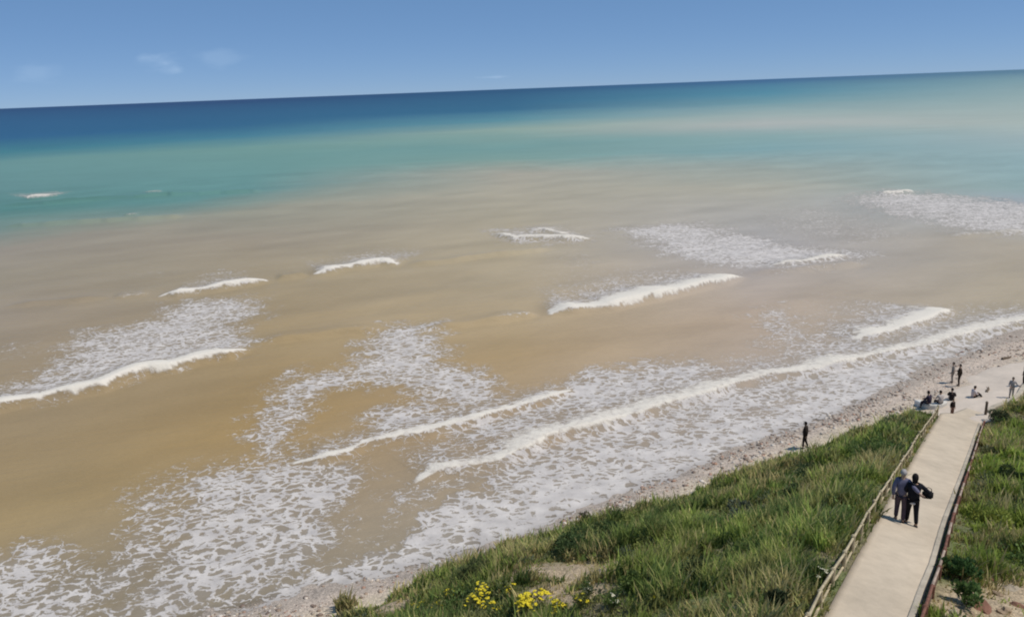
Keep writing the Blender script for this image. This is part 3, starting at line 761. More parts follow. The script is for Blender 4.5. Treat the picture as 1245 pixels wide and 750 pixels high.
    lx, ly = ca * lean + 0.10 * Hh, sa * lean - 0.02 * Hh
    base1 = np.stack([X - cq * wd, Y - sq * wd, Z], 1); base2 = np.stack([X + cq * wd, Y + sq * wd, Z], 1)
    m1 = np.stack([X - cq * wd * .75 + lx * .4, Y - sq * wd * .75 + ly * .4, Z + Hh * .62], 1); m2 = np.stack([X + cq * wd * .75 + lx * .4, Y + sq * wd * .75 + ly * .4, Z + Hh * .62], 1)
    tip = np.stack([X + lx, Y + ly, Z + Hh], 1)
    N = n * NB
    co = np.stack([base1, base2, m1, m2, tip], 1).reshape(-1, 3)
    i = np.arange(N)[:, None] * 5
    f = np.concatenate([i + [0, 1, 3], i + [0, 3, 2], i + [2, 3, 4]])
    T = np.repeat(tone, NB, 0) * RNG.uniform(0.8, 1.2, (N, 1))
    col = np.repeat(T, 5, 0)
    link('grass', np_mesh('grass', co, f, M_LEAF, False, {'tone': col}), kind='stuff')
grass()
def undergrowth():
    """low leafy scrub among the grass: hundreds of small clumps that run into each other"""
    g = np.random.default_rng(23); n = 5200
    u = g.uniform(4, 60, n); v = g.uniform(-6, 29.5, n); x, y = to_xy(u, v)
    s = v_foot(u) - v; vl, vr = v_left(u), v_right(u)
    ok = (s > 0.5) & ~((v < vl + 0.7) & (v > vr - 0.7) & (u < 50.5)) & ~((fore_inside(x, y) > -1.2) & (u > 46)) & (bare(u, v) < 0.35)
    ok &= (fbm(x * 0.42, y * 0.42, 161, 3) + 0.35 * (fbm(x * 1.4, y * 1.4, 163, 2) - 0.5)) > 0.53
    dep = y * FWD[1] + (height(u, v) - CAM_H) * FWD[2]; ok &= (dep > 8) & (np.abs(FPX * x / np.maximum(dep, 1)) < 740)
    u, v, x, y = u[ok], v[ok], x[ok], y[ok]; n = len(u); z = height(u, v)
    NL = 90
    rad = g.uniform(.18, .48, n); hg = rad * g.uniform(.7, 1.25, n)
    d = g.normal(0, 1, (n, NL, 3)); d /= np.linalg.norm(d, axis=2)[..., None]; d[..., 2] = np.abs(d[..., 2])
    q = d * (g.uniform(.35, 1.0, (n, NL)) ** .5)[..., None] * np.stack([rad, rad, hg], 1)[:, None]
    lump = 1 + .35 * np.sin(d[..., 0] * 5 + u[:, None]) * np.cos(d[..., 1] * 5 + v[:, None]); q *= lump[..., None]
    q += np.stack([x, y, z - .02], 1)[:, None]; q = q.reshape(-1, 3); N = len(q)
    ax = d.reshape(-1, 3) + np.array([.1, 0, .35]) + g.normal(0, .45, (N, 3)); ax /= np.linalg.norm(ax, axis=1)[:, None]
    sd_ = np.cross(ax, g.normal(0, 1, (N, 3))); sd_ /= np.linalg.norm(sd_, axis=1)[:, None] + 1e-9
    W = g.uniform(.018, .036, N)[:, None]; Ln = g.uniform(.07, .17, N)[:, None]
    co = np.stack([q, q + ax * Ln * .5 + sd_ * W, q + ax * Ln, q + ax * Ln * .5 - sd_ * W], 1).reshape(-1, 3)
    pal = np.array([[.10, .15, .045], [.14, .20, .055], [.08, .115, .045], [.19, .20, .085], [.13, .15, .09], [.24, .27, .075]])
    kind = np.floor(np.clip(fbm(x * .25 + 9, y * .25, 167, 3) * 9 - 1.5 + g.normal(0, .8, n), 0, 5.99)).astype(int)
    t = np.repeat(pal[kind] * g.uniform(.8, 1.25, (n, 1)), NL, 0) * g.uniform(.7, 1.3, (N, 1))
    link('undergrowth', np_mesh('undergrowth', co, np.arange(N * 4).reshape(-1, 4), M_LEAF, False, {'tone': np.repeat(t, 4, 0)}), kind='stuff')
undergrowth()

M_STEM = plain('woody_stem', (0.12, 0.085, 0.05)); M_YELLOW = plain('yellow_petal', (0.72, 0.58, 0.03), 0.6, 0.2, 30); M_WHITE = plain('white_petal', (0.62, 0.58, 0.44), 0.6, 0.15, 30)
def shrub_meshes(rad, hgt, tone, nleaf, lw, ll, upright=0.0, seed=0):
    g = np.random.default_rng(seed)
    # lobes of a broken crown
    nl = 9; L = np.stack([g.normal(0, rad * .42, nl), g.normal(0, rad * .42, nl), g.uniform(.35, .85, nl) * hgt], 1); lr = g.uniform(.28, .48, nl) * min(rad, hgt)
    k = g.integers(0, nl, nleaf); d = g.normal(0, 1, (nleaf, 3)); d /= np.linalg.norm(d, axis=1)[:, None]
    q = L[k] + d * (lr[k] * g.uniform(.55, 1.08, nleaf) ** .6)[:, None]; q[:, 2] = np.abs(q[:, 2])
    ax = d * (1 - upright) + np.array([0, 0, 1]) * (upright + .25) + g.normal(0, .45, (nleaf, 3)); ax /= np.linalg.norm(ax, axis=1)[:, None]
    sd_ = np.cross(ax, g.normal(0, 1, (nleaf, 3))); sd_ /= np.linalg.norm(sd_, axis=1)[:, None] + 1e-9
    W = lw * g.uniform(.7, 1.3, nleaf)[:, None]; Ln = ll * g.uniform(.6, 1.3, nleaf)[:, None]
    co = np.stack([q, q + ax * Ln * .5 + sd_ * W, q + ax * Ln, q + ax * Ln * .5 - sd_ * W], 1).reshape(-1, 3)
    f = np.arange(nleaf * 4).reshape(-1, 4)
    t = tone * g.uniform(.65, 1.4, (nleaf, 1)) * (0.8 + .4 * (k % 3)[:, None] / 2); t = np.repeat(t, 4, 0)
    leaves = np_mesh('foliage', co, f, M_LEAF, False, {'tone': t})
    bm = bmesh.new()
    for a in L: add_rod(bm, (0, 0, -.1), a * np.array([.9, .9, .95]), .018, 5, .007)
    return leaves, bm_mesh('stem', bm, M_STEM), (L, lr, g)
def shrub(px, py, rad, hgt, tone, label, cat='shrub', group=None, nleaf=1200, lw=.03, ll=.11, upright=0.0, seed=1, name='shrub', flower=None, nf=0, fs=.05):
    p = ground_at(px, py)
    root = thing(name, label, cat, tuple(p), random.uniform(0, 6), group)
    lv, st, (L, lr, g) = shrub_meshes(rad, hgt, np.array(tone), nleaf, lw, ll, upright, seed)
    link('foliage', lv, root); link('stem', st, root)
    if flower:
        bm = bmesh.new()
        for j in range(5):
            a = j * 1.257; add_ball(bm, (math.cos(a) * fs * .62, math.sin(a) * fs * .62, .01), (fs * .58, fs * .5, fs * .25), 1, Euler((0, 0, a)))
        add_ball(bm, (0, 0, .012), (fs * .3, fs * .3, fs * .3), 1)
        fm = bm_mesh('flower', bm, flower, True)
        for i in range(nf):
            k = g.integers(0, len(L)); d = g.normal(0, 1, 3); d[2] = abs(d[2]) + .5; d /= np.linalg.norm(d)
            q = link('flower', fm, root); q.location = L[k] + d * lr[k] * 1.12; q.rotation_euler = (g.uniform(-.5, .5), g.uniform(-.5, .5), g.uniform(0, 6)); sc_ = g.uniform(.7, 1.25); q.scale = (sc_,) * 3
    return root
GD, GM_, GO, GY = (0.085, 0.125, 0.045), (0.13, 0.18, 0.05), (0.20, 0.215, 0.075), (0.13, 0.16, 0.04)
shrub(690, 678, .85, .85, GD, 'large dark green shrub at the foot of the bank above the foam', nleaf=2600, seed=11)
shrub(738, 655, .45, .60, GD, 'dark upright shrub on the crest beside the tan beach strip', nleaf=1100, upright=.5, seed=12)
shrub(712, 642, .40, .75, (0.075, .075, .04), 'thin brownish shrub sticking up over the wet pebbles', nleaf=500, upright=.7, seed=13)
shrub(795, 655, .45, .75, (.24, .30, .10), 'tall pale green reedy clump among darker grass', 'grass clump', nleaf=800, lw=.012, ll=.42, upright=.9, seed=14)
shrub(615, 676, .28, .40, (.14, .085, .05), 'small reddish brown shrub above the pebble edge', nleaf=420, upright=.3, seed=15)
shrub(575, 712, .80, .75, (.13, .15, .06), 'broad olive shrub at the bottom beside yellow flowers', nleaf=2200, upright=.4, ll=.2, lw=.018, seed=16)
shrub(945, 742, .14, .40, (.05, .065, .03), 'small narrow dark bush near the bottom beside the rail fence', nleaf=1000, upright=.6, seed=17)
shrub(900, 630, .75, .55, (.13, .15, .10), 'grey-green low shrub in the middle of the grassy slope', nleaf=1500, seed=18)
shrub(965, 605, .42, .5, GD, 'dark round shrub on the slope below the lone walker', nleaf=900, seed=19)
shrub(848, 705, .5, .5, (.075, .10, .04), 'dark patchy shrub low on the slope above the white flowers', nleaf=1000, seed=20)
shrub(835, 652, .4, .42, GD, 'small dark shrub right of the pale reedy clump', nleaf=800, seed=21)
shrub(1213, 512, .48, .55, (.07, .085, .04), 'squat dark shrub behind the curved kerb and tall post', nleaf=1300, seed=22)
shrub(1228, 590, .55, .6, (.065, .09, .032), 'very dark shrub on the inland bank beyond the board fence', nleaf=1300, upright=.4, seed=23)
shrub(1205, 640, .6, .45, (.30, .33, .07), 'bright yellow-green shrub on the inland bank beside the board fence', nleaf=1300, seed=24)
shrub(1165, 705, .38, .55, (.07, .13, .04), 'deep green shrub beside the sandy rubble at the board fence', nleaf=1000, upright=.5, seed=25)
shrub(1175, 735, .28, .45, (.11, .17, .05), 'small fresh green shrub lowest beside the board fence', nleaf=600, upright=.5, seed=26)
shrub(1010, 575, .5, .4, (.22, .23, .09), 'olive shrub on the crest right of the lone walker', nleaf=900, seed=27)
shrub(770, 720, .45, .5, GM_, 'mid green shrub near the bottom beside white flowers', nleaf=900, upright=.5, seed=28)
YG = 'yellow flowering plants at the bottom of the bank'
for i, (px, py, r, h, nf, lab) in enumerate([
    (648, 744, .62, .70, 120, 'broadest clump of bright yellow flowers at the bottom edge'),
    (584, 742, .52, .60, 60, 'yellow flowering plant left of the broadest yellow clump'),
    (508, 746, .34, .42, 22, 'leftmost small plant with a few yellow flowers by the tan sand'),
    (548, 733, .34, .46, 18, 'sparse yellow flowering plant on the olive shrub slope'),
    (676, 750, .36, .44, 34, 'yellow flowering plant right of the broadest yellow clump'),
    (618, 726, .32, .45, 16, 'thin plant with few yellow flowers above the broadest clump'),
    (532, 744, .26, .40, 16, 'yellow flowering plant between the leftmost one and the olive shrub'),
    (606, 748, .26, .36, 16, 'low yellow flowering plant at the bottom edge between the two widest yellow clumps'),
    (706, 738, .24, .38, 9, 'yellow flowering plant on the tan scrub beside the cream flower heads'),
    (566, 722, .24, .45, 10, 'yellow flowering plant highest on the left end of the slope'),
    (792, 738, .24, .42, 10, 'rightmost small yellow flowering plant alone on the slope')]):
    shrub(px, py, r, h, GO, lab, 'flowering plant', YG, 500, .015, .14, .6, 40 + i, 'flowering_plant', M_YELLOW, nf, .055)
WG = 'white flowering plants on the bank'
for i, (px, py, r, h, nf, lab) in enumerate([
    (716, 722, .2, .34, 5, 'small plant with white flower heads left of the mid green shrub'),
    (742, 738, .24, .32, 6, 'low plant with pale cream flower heads near the bottom edge'),
    (990, 705, .22, .3, 5, 'plant with pale flower heads close to the rail fence'),
    (930, 590, .12, .34, 2, 'tiny white flowering plant high on the slope near the crest')]):
    shrub(px, py, r, h, GM_, lab, 'flowering plant', WG, 350, .015, .12, .6, 60 + i, 'flowering_plant', M_WHITE, nf, .05)
p = ground_at(917, 650)
shrub(917, 650, .2, .35, GO, 'small plant with red flowers in the middle of the slope', 'flowering plant', None, 300, .015, .12, .5, 71, 'flowering_plant', plain('red_petal', (.45, .09, .06), .6), 6, .035)

# ------------------------------------------------------------------ pebbles, rocks, driftwood
def stone_verts(g, n):
    t = (1 + 5 ** .5) / 2
    V = np.array([(-1, t, 0), (1, t, 0), (-1, -t, 0), (1, -t, 0), (0, -1, t), (0, 1, t), (0, -1, -t), (0, 1, -t), (t, 0, -1), (t, 0, 1), (-t, 0, -1), (-t, 0, 1)]) / 1.9
    F = np.array([(0, 11, 5), (0, 5, 1), (0, 1, 7), (0, 7, 10), (0, 10, 11), (1, 5, 9), (5, 11, 4), (11, 10, 2), (10, 7, 6), (7, 1, 8), (3, 9, 4), (3, 4, 2), (3, 2, 6), (3, 6, 8), (3, 8, 9), (4, 9, 5), (2, 4, 11), (6, 2, 10), (8, 6, 7), (9, 8, 1)])
    return V, F
def pebbles():
    n = 9000; g = np.random.default_rng(5)
    u = g.uniform(-2, 70, n); vf, vs = v_foot(u), v_shore(u)
    a = g.beta(2.0, 1.7, n); v = vf + (vs - vf) * (a * 1.15 - 0.02)
    cl = fbm(u * 0.5, v * 0.9, 151, 3); ok = g.uniform(0, 1, n) < 0.12 + 0.70 * sstep(0.42, 0.68, cl)
    x, y = to_xy(u, v); ok &= ~(fore_inside(x, y) > -0.2)
    u, v, x, y = u[ok], v[ok], x[ok], y[ok]; n = len(u); z = height(u, v)
    V, F = stone_verts(g, n)
    sz = g.gamma(2.2, .022, n) + .02; sz = np.minimum(sz, .16)
    sc = np.stack([sz * g.uniform(.8, 1.3, n), sz * g.uniform(.7, 1.1, n), sz * g.uniform(.35, .6, n)], 1)
    th = g.uniform(0, 6.28, n); W = V[None] * (1 + g.normal(0, .10, (n, 12, 1))) * sc[:, None]
    X = W[..., 0] * np.cos(th)[:, None] - W[..., 1] * np.sin(th)[:, None] + x[:, None]
    Y = W[..., 0] * np.sin(th)[:, None] + W[..., 1] * np.cos(th)[:, None] + y[:, None]
    Z = W[..., 2] + (z + sz * .12)[:, None]
    co = np.stack([X, Y, Z], -1).reshape(-1, 3); f = (np.arange(n)[:, None, None] * 12 + F[None]).reshape(-1, 3)
    pal = np.array([(.24, .17, .12), (.34, .24, .17), (.44, .36, .28), (.52, .44, .36), (.19, .13, .095), (.38, .22, .15), (.56, .49, .42)])
    c = pal[g.integers(0, len(pal), n)] * g.uniform(.75, 1.2, (n, 1))
    t = NT('pebble_stone'); t.P(Base_Color=t.mix(1.0, t.attr('tone', 'col'), t.rng(t.noise(t.coord(), 25, 3), .3, .7, .8, 1.2), 'MULTIPLY'), Roughness=.6)
    link('pebbles', np_mesh('pebbles', co, f, t.m, True, {'tone': np.repeat(c, 12, 0)}), kind='stuff')
pebbles()
M_ROCK = [plain('sandstone_rock', (.30, .215, .14), .9, .35, 5, .2, .5), plain('red_brown_rock', (.22, .11, .075), .9, .35, 5, .2, .5), plain('pale_rock', (.38, .31, .225), .9, .25, 5, .2, .5)]
def rock(px, py, s, k, label, group):
    p = ground_at(px, py); bm = bmesh.new(); add_ball(bm, (0, 0, 0), (1, 1, 1), 2)
    s *= .8; sx, sy, sz = s * random.uniform(.9, 1.5), s * random.uniform(.6, 1.0), s * random.uniform(.35, .6); sd_ = random.uniform(0, 99)
    for q in bm.verts:
        n = float(fbm(np.array([q.co.x * 1.4 + sd_]), np.array([q.co.y * 1.4 + q.co.z * 1.9]), 3, 3)[0]); d = .35 + 1.3 * n
        q.co = Vector((q.co.x * sx * d, q.co.y * sy * d, q.co.z * sz * d))
    o = link('rock', bm_mesh('rock', bm, M_ROCK[k], False), label=label, category='rock', group=group)
    o.location = (p[0], p[1], p[2] + sz * .2); o.rotation_euler = (random.uniform(-.2, .2), random.uniform(-.2, .2), random.uniform(0, 6))
RG = 'rubble stones on the inland bank'
for px, py, s, k, lab in [
    (1183, 712, .20, 2, 'long pale stone at the upper edge of the rubble'), (1196, 741, .24, 1, 'red-brown rubble stone lowest beside the green shrub'),
    (1212, 722, .16, 0, 'tan rubble stone between the long pale stone and the cream slab'), (1232, 716, .22, 2, 'cream slab of stone at the right of the rubble'),
    (1240, 738, .24, 1, 'red-brown stone at the right bottom corner of the rubble'), (1222, 745, .2, 0, 'tan stone at the bottom between two red-brown stones'),
    (1160, 745, .13, 2, 'small pale stone nearest the board fence'), (1205, 705, .12, 1, 'small dark red stone topmost in the rubble'),
    (1180, 748, .16, 0, 'tan stone lowest in the rubble under the green shrub'), (1243, 700, .13, 0, 'small tan stone topmost at the right of the rubble')]:
    rock(px, py, s, k, lab, RG)
def log(px, py, ln, r, rz, label):
    p = ground_at(px, py); root = thing('driftwood_log', label, 'driftwood', (p[0], p[1], p[2] + r * .6), rz)
    bm = bmesh.new(); pts = [(-ln / 2, 0, 0), (-ln * .2, ln * .03, .01), (ln * .15, -.01 * ln, 0), (ln / 2, ln * .04, .04)]
    rr = [r, r * 1.05, r * .85, r * .5]
    for i in range(3): add_rod(bm, pts[i], pts[i + 1], rr[i], 9, rr[i + 1])
    link('trunk', bm_mesh('trunk', bm, M_DARKWOOD), root)
    bm = bmesh.new(); add_rod(bm, pts[2], (ln * .28, ln * .16, r * 1.5), r * .4, 6, r * .15); link('branch', bm_mesh('branch', bm, M_DARKWOOD), root)
log(1224, 436, 1.0, .10, .35, 'dark driftwood log lying at the seaward edge of the forecourt')
log(1201, 475, 1.0, .09, .9, 'dark slanting piece of driftwood lying in the middle of the forecourt')

# ------------------------------------------------------------------ people
def skin_mesh(name, pts, edges, radii, root, mat, sub=1):
    bm = bmesh.new(); sl = bm.verts.layers.skin.verify()
    vs = []
    for i, (q, r) in enumerate(zip(pts, radii)):
        w = bm.verts.new(q); w[sl].radius = (r, r) if not isinstance(r, tuple) else r; w[sl].use_root = (i == root); vs.append(w)
    for a, b in edges: bm.edges.new((vs[a], vs[b]))
    me = bpy.data.meshes.new(name); bm.to_mesh(me); bm.free()
    o = bpy.data.objects.new(name, me); COL.objects.link(o)
    md = o.modifiers.new('skin', 'SKIN'); md.use_smooth_shade = True
    ms = o.modifiers.new('sub', 'SUBSURF'); ms.levels = sub; ms.render_levels = sub
    dg = bpy.context.evaluated_depsgraph_get(); ev = o.evaluated_get(dg); res = bpy.data.meshes.new_from_object(ev)
    bpy.data.objects.remove(o); bpy.data.meshes.remove(me)
    res.materials.clear(); res.materials.append(mat)
    for q in res.polygons: q.use_smooth = True; q.material_index = 0
    return res
CLOTH = {}
def cloth(rgb):
    if rgb not in CLOTH: CLOTH[rgb] = plain('cloth', rgb, .85, .18, 9, .15, .2)
    return CLOTH[rgb]
def skin_tone(rgb):
    k = ('s', rgb)
    if k not in CLOTH: CLOTH[k] = plain('skin', rgb, .55, .08, 12, .35)
    return CLOTH[k]
V3 = np.array
STAND = dict(pel=(0, 0, .95), wst=(0, .0, 1.10), chs=(0, .01, 1.30), nck=(0, 0, 1.47), hd0=(0, .02, 1.55), hd1=(0, .03, 1.64), hd2=(0, .02, 1.72),
             shL=(-.17, 0, 1.41), elL=(-.23, -.03, 1.13), wrL=(-.23, .05, .88), shR=(.17, 0, 1.41), elR=(.23, -.03, 1.13), wrR=(.23, .05, .88),
             hpL=(-.09, 0, .90), knL=(-.10, .03, .50), anL=(-.10, -.02, .09), hpR=(.09, 0, .90), knR=(.10, .03, .50), anR=(.10, -.02, .09))
WALK = dict(STAND, hpL=(-.09, .0, .90), knL=(-.09, .20, .53), anL=(-.09, .22, .10), knR=(.10, -.05, .51), anR=(.10, -.36, .16), elL=(-.23, -.12, 1.14), wrL=(-.22, -.10, .89), elR=(.24, .05, 1.14), wrR=(.22, .22, .95))
SIT = dict(pel=(0, 0, .11), wst=(0, -.02, .27), chs=(0, .02, .47), nck=(0, .06, .64), hd0=(0, .09, .71), hd1=(0, .11, .80), hd2=(0, .11, .88),
           shL=(-.17, .03, .58), elL=(-.25, .12, .36), wrL=(-.14, .30, .32), shR=(.17, .03, .58), elR=(.25, .12, .36), wrR=(.14, .30, .32),
           hpL=(-.09, .06, .11), knL=(-.15, .42, .34), anL=(-.10, .58, .08), hpR=(.09, .06, .11), knR=(.15, .42, .34), anR=(.10, .58, .08))
BENCH = dict(SIT)
for k_ in BENCH:
    a = BENCH[k_]
    BENCH[k_] = (a[0], a[1], a[2] + .38)
BENCH.update(knL=(-.12, .44, .49), anL=(-.11, .46, .09), knR=(.12, .44, .49), anR=(.11, .46, .09))
def person(px, py, face, pose, label, top, legs, hair, group=None, height_m=1.7, skin=(.42, .27, .19), loc=None, shoe=(.03, .03, .03), long_hair=False, flare=1.0, over=None, hem=None, extra=None):
    """face: heading in degrees clockwise from +Y (away from the camera); over: changed joints"""
    J = dict(pose); J.update(over or {}); J = {k: V3(v, float) for k, v in J.items()}
    p = ground_at(px, py) if loc is None else loc
    root = thing('person', label, 'person', tuple(p), -R(face), group); k = height_m / 1.74
    root.scale = (k, k, k)
    low = min(J['anL'][2], J['anR'][2]); root.location[2] += (0.0)
    names = []; pts = []; rad = []; E = []; ix = {}
    def add(n, q, r, par=None):
        ix[n] = len(pts); pts.append(tuple(q)); rad.append(r); names.append(n)
        if par is not None: E.append((ix[par], ix[n]))
    add('pel', J['pel'], (.125, .105)); add('wst', J['wst'], (.12, .095), 'pel'); add('chs', J['chs'], (.14, .11), 'wst'); add('nck', J['nck'], .055, 'chs')
    add('hd0', J['hd0'], .065, 'nck'); add('hd1', J['hd1'], (.082, .098), 'hd0'); add('hd2', J['hd2'], (.062, .075), 'hd1')
    for s in 'LR':
        sx = -1 if s == 'L' else 1
        add('sh' + s, J['sh' + s], .062, 'chs'); add('el' + s, J['el' + s], .045, 'sh' + s); add('wr' + s, J['wr' + s], .030, 'el' + s)
        d = J['wr' + s] - J['el' + s]; d = d / np.linalg.norm(d); side = np.cross(d, (0, 1.0, .2)); side /= np.linalg.norm(side) + 1e-9; nrm = np.cross(side, d)
        pm = J['wr' + s] + d * .055; add('pm' + s, pm, (.038, .022), 'wr' + s)
        for f_, (o_, ln, dr) in enumerate([(-.030, .070, 0), (-.010, .082, 0), (.010, .076, 0), (.030, .060, 0), (-.045, .045, 1)]):
            b0 = pm + d * (.035 if not dr else -.01) + side * o_; dd = d + nrm * (.25 if not dr else .45) + side * (o_ * 4 if not dr else -.5); dd /= np.linalg.norm(dd)
            add(f'f{f_}a' + s, b0, .0105, 'pm' + s); add(f'f{f_}b' + s, b0 + dd * ln * .55, .009, f'f{f_}a' + s); add(f'f{f_}c' + s, b0 + dd * ln * .8 + nrm * ln * .28, .007, f'f{f_}b' + s)
        add('hp' + s, J['hp' + s], .088, 'pel'); add('kn' + s, J['kn' + s], .058, 'hp' + s); add('an' + s, J['an' + s], .04, 'kn' + s)
        toe = J['an' + s] + V3((sx * .02, .15, -.05)); toe[2] = max(toe[2], .035); add('to' + s, toe, .035, 'an' + s)
    link('body', skin_mesh('body', pts, E, rad, 0, skin_tone(skin)), root)
    def sub(n, keys, edges, radii, rt, rgb):
        return link(n, skin_mesh(n, [tuple(keys[i]) for i in range(len(keys))], edges, radii, rt, cloth(rgb)), root)
    # top: hem, waist, chest, collar, two sleeves
    cuff = lambda s: J['el' + s] + (J['wr' + s] - J['el' + s]) * .92
    T = [J['pel'] + V3((0, 0, -.10)), J['wst'], J['chs'], J['nck'] - V3((0, 0, .045)), J['shL'], J['elL'], cuff('L'), J['shR'], J['elR'], cuff('R')]
    fl = flare
    sub('jacket', T, [(0, 1), (1, 2), (2, 3), (2, 4), (4, 5), (5, 6), (2, 7), (7, 8), (8, 9)],
        [(.165 * fl, .14 * fl), (.15 * fl, .125 * fl), (.168, .138), .075, .085, .066 * fl ** .5, .052, .085, .066 * fl ** .5, .052], 0, top)
    G = [J['pel'] + V3((0, 0, .09))]; ge = []; gr = [(.148, .125)]
    for s in 'LR':
        b = len(G); sh = J['an' + s] + (J['kn' + s] - J['an' + s]) * .06
        G += [J['hp' + s] - V3((0, 0, .03)) + (J['kn' + s] - J['hp' + s]) * .08, J['kn' + s], sh]; ge += [(0, b), (b, b + 1), (b + 1, b + 2)]; gr += [.108, .078, .062]
    sub('trousers', G, ge, gr, 0, legs)
    if hem:
        c = J['pel'] - V3((0, 0, .21)); sub('shirt', [c, c + V3((0, 0, .16))], [(0, 1)], [(.176, .15), (.16, .135)], 0, hem)
    for s in 'LR':
        a = J['an' + s]; toe = a + V3((0, .17, -.05)); toe[2] = max(toe[2], .035); heel = a + V3((0, -.05, -.05)); heel[2] = max(heel[2], .035)
        sub('shoe', [heel, a + V3((0, 0, -.02)), toe], [(0, 1), (1, 2)], [.046, .054, .042], 1, shoe)
    # hair: a cap over crown and back of the head, open at the face
    h = J['hd1']; bm = bmesh.new(); add_ball(bm, (0, 0, 0), (.092, .112, .118), 3)
    bmesh.ops.delete(bm, geom=[q for q in bm.verts if q.co.y > .035 + .25 * max(q.co.z, -.02) and q.co.z < .06 or q.co.z < (-.075 if not long_hair else -.2)], context='VERTS')
    for q in bm.verts:
        if long_hair and q.co.y < .02 and q.co.z < 0: q.co.z *= 2.1; q.co.y -= .015
        q.co += Vector((h[0], h[1] - .008, h[2] + .018))
    ho = link('hair', bm_mesh('hair', bm, cloth(hair), True), root)
    sm = ho.modifiers.new('thick', 'SOLIDIFY'); sm.thickness = .012
    # face
    bm = bmesh.new()
    add_ball(bm, (h[0], h[1] + .108, h[2] - .012), (.014, .020, .024), 2)
    for sx in (-1, 1): add_ball(bm, (h[0] + sx * .088, h[1] + .005, h[2] - .005), (.012, .022, .032), 2)
    link('nose_and_ears', bm_mesh('nose_and_ears', bm, skin_tone(skin), True), root)
    for sx in (-1, 1):
        bm = bmesh.new(); add_ball(bm, (h[0] + sx * .033, h[1] + .090, h[2] + .018), (.013, .010, .009), 2); link('eye', bm_mesh('eye', bm, cloth((.02, .015, .012)), True), root)
    bm = bmesh.new(); add_ball(bm, (h[0], h[1] + .082, h[2] - .055), (.026, .010, .007), 2); link('mouth', bm_mesh('mouth', bm, skin_tone((.30, .12, .10)), True), root)
    return root

# the couple walking arm in arm up the path
person(1107, 639, 20, WALK, 'dark-haired person in a bulky black jacket and black trousers on the path', (.012, .012, .016), (.010, .010, .013), (.012, .010, .010), 'couple on the path', 1.68, flare=1.26, hem=(.62, .60, .60), long_hair=True,
       over=dict(elR=(.40, .00, 1.20), wrR=(.46, .22, 1.08), elL=(-.26, .05, 1.14), wrL=(-.10, .24, 1.06), knL=(-.10, .10, .52), anL=(-.12, .08, .09), knR=(.11, -.02, .51), anR=(.13, -.14, .11)))
person(1093, 634, 30, WALK, 'pale-haired person in a lilac-grey top with one arm round a companion', (.15, .14, .20), (.085, .06, .075), (.36, .33, .31), 'couple on the path', 1.70, shoe=(.06, .04, .04),
       over=dict(elR=(.36, -.17, 1.27), wrR=(.50, -.24, 1.18), knL=(-.10, .08, .51), anL=(-.11, .05, .09), knR=(.10, -.02, .51), anR=(.10, -.15, .11)))
pc = ground_at(1107, 639)
bag = thing('handbag', 'black bag carried on the arm of the person in the black jacket', 'bag', (pc[0] + .47, pc[1] + .10, pc[2] + .84), R(-20))
bm = bmesh.new(); add_box(bm, (0, 0, .12), (.30, .14, .24)); bmesh.ops.bevel(bm, geom=bm.edges[:], offset=.04, segments=2, affect='EDGES'); link('bag_body', bm_mesh('bag_body', bm, cloth((.012, .012, .014)), True), bag)
bm = bmesh.new()
pts = [(-.1, 0, .235), (-.085, 0, .32), (0, 0, .36), (.085, 0, .32), (.1, 0, .235)]
for a, b in zip(pts[:-1], pts[1:]): add_rod(bm, a, b, .010, 6)
link('strap', bm_mesh('strap', bm, cloth((.012, .012, .014))), bag)
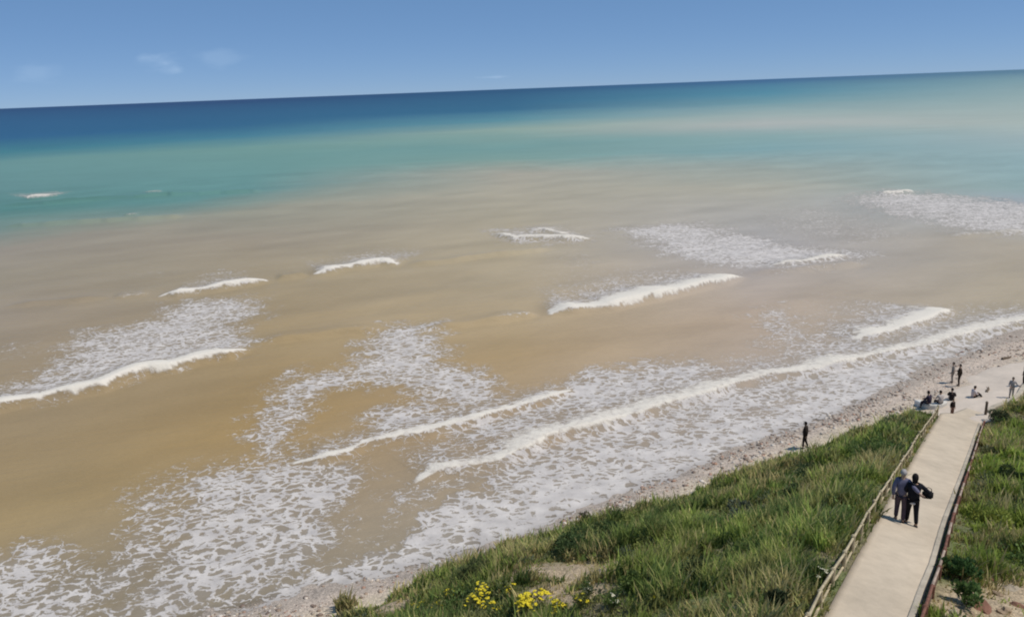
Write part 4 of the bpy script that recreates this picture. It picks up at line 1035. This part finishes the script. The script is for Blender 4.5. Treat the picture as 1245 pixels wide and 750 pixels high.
# the lone walker on the beach
person(978, 545, -55, WALK, 'lone person in dark clothes walking on the beach above the foam', (.022, .016, .012), (.016, .012, .010), (.010, .008, .007), None, 1.72, skin=(.20, .12, .08), flare=1.45,
       over=dict(knL=(-.12, .06, .51), anL=(-.16, .05, .09), knR=(.12, .0, .50), anR=(.17, -.16, .10), elR=(.29, -.02, 1.14), wrR=(.33, .10, .94)))
GP = 'people gathered at the end of the path'
def gl(px, py, z=.85):
    q = on_level(px, py, z); return (q[0], q[1], z_at(q[0], q[1]) + .02)
def on_wall(px, py):
    q = gl(px, py); return (q[0], q[1], q[2] - .02)
person(0, 0, -35, BENCH, 'seated person in a dark purple top leftmost on the white seat wall', (.035, .026, .045), (.03, .024, .035), (.010, .008, .008), GP, 1.72, loc=on_wall(1129, 493.5), flare=1.12)
person(0, 0, -5, BENCH, 'person with a pale top and dark trousers seated in the middle of the white wall', (.50, .44, .40), (.018, .015, .02), (.010, .008, .008), GP, 1.66, loc=on_wall(1143, 493), over=dict(hd1=(0, .10, 1.19), hd2=(0, .10, 1.27)))
person(0, 0, 30, SIT, 'person in a dark open jacket sitting on the ground behind the seat wall', (.02, .016, .016), (.42, .37, .33), (.010, .008, .008), GP, 1.66, loc=gl(1157, 483))
person(0, 0, 165, STAND, 'short person in a dark top and brown trousers at the end of the rail fence', (.022, .014, .012), (.16, .09, .07), (.010, .008, .008), GP, 1.18, loc=gl(1157, 505), flare=1.15)
person(0, 0, -60, STAND, 'standing person in a long dark brown coat facing the waves', (.030, .020, .012), (.026, .018, .012), (.012, .009, .007), GP, 1.62, loc=gl(1166, 463, .7), flare=1.5, over=dict(elR=(.30, .05, 1.14), wrR=(.20, .24, 1.12), elL=(-.30, .02, 1.13), wrL=(-.24, .18, .98)))
person(0, 0, -60, STAND, 'person in grey clothes standing next to the dark brown coat', (.22, .20, .18), (.25, .22, .19), (.03, .02, .018), GP, 1.55, loc=gl(1158, 459, .6))
person(0, 0, 95, SIT, 'person in a pale top and dark trousers sitting on the open forecourt', (.56, .48, .46), (.018, .014, .016), (.012, .009, .008), GP, 1.60, loc=gl(1183, 480))
person(0, 0, 200, STAND, 'person in light grey clothes standing beside the curved kerb', (.40, .35, .32), (.38, .33, .29), (.02, .012, .010), GP, 1.45, loc=gl(1229, 483), over=dict(elR=(.24, .04, 1.13), wrR=(.20, .22, 1.00), elL=(-.30, .05, 1.18), wrL=(-.44, .22, 1.12)))
person(0, 0, -80, STAND, 'person in black clothes standing at the right border by the kerb', (.016, .012, .010), (.014, .011, .010), (.01, .008, .007), GP, 1.68, loc=gl(1245, 468))
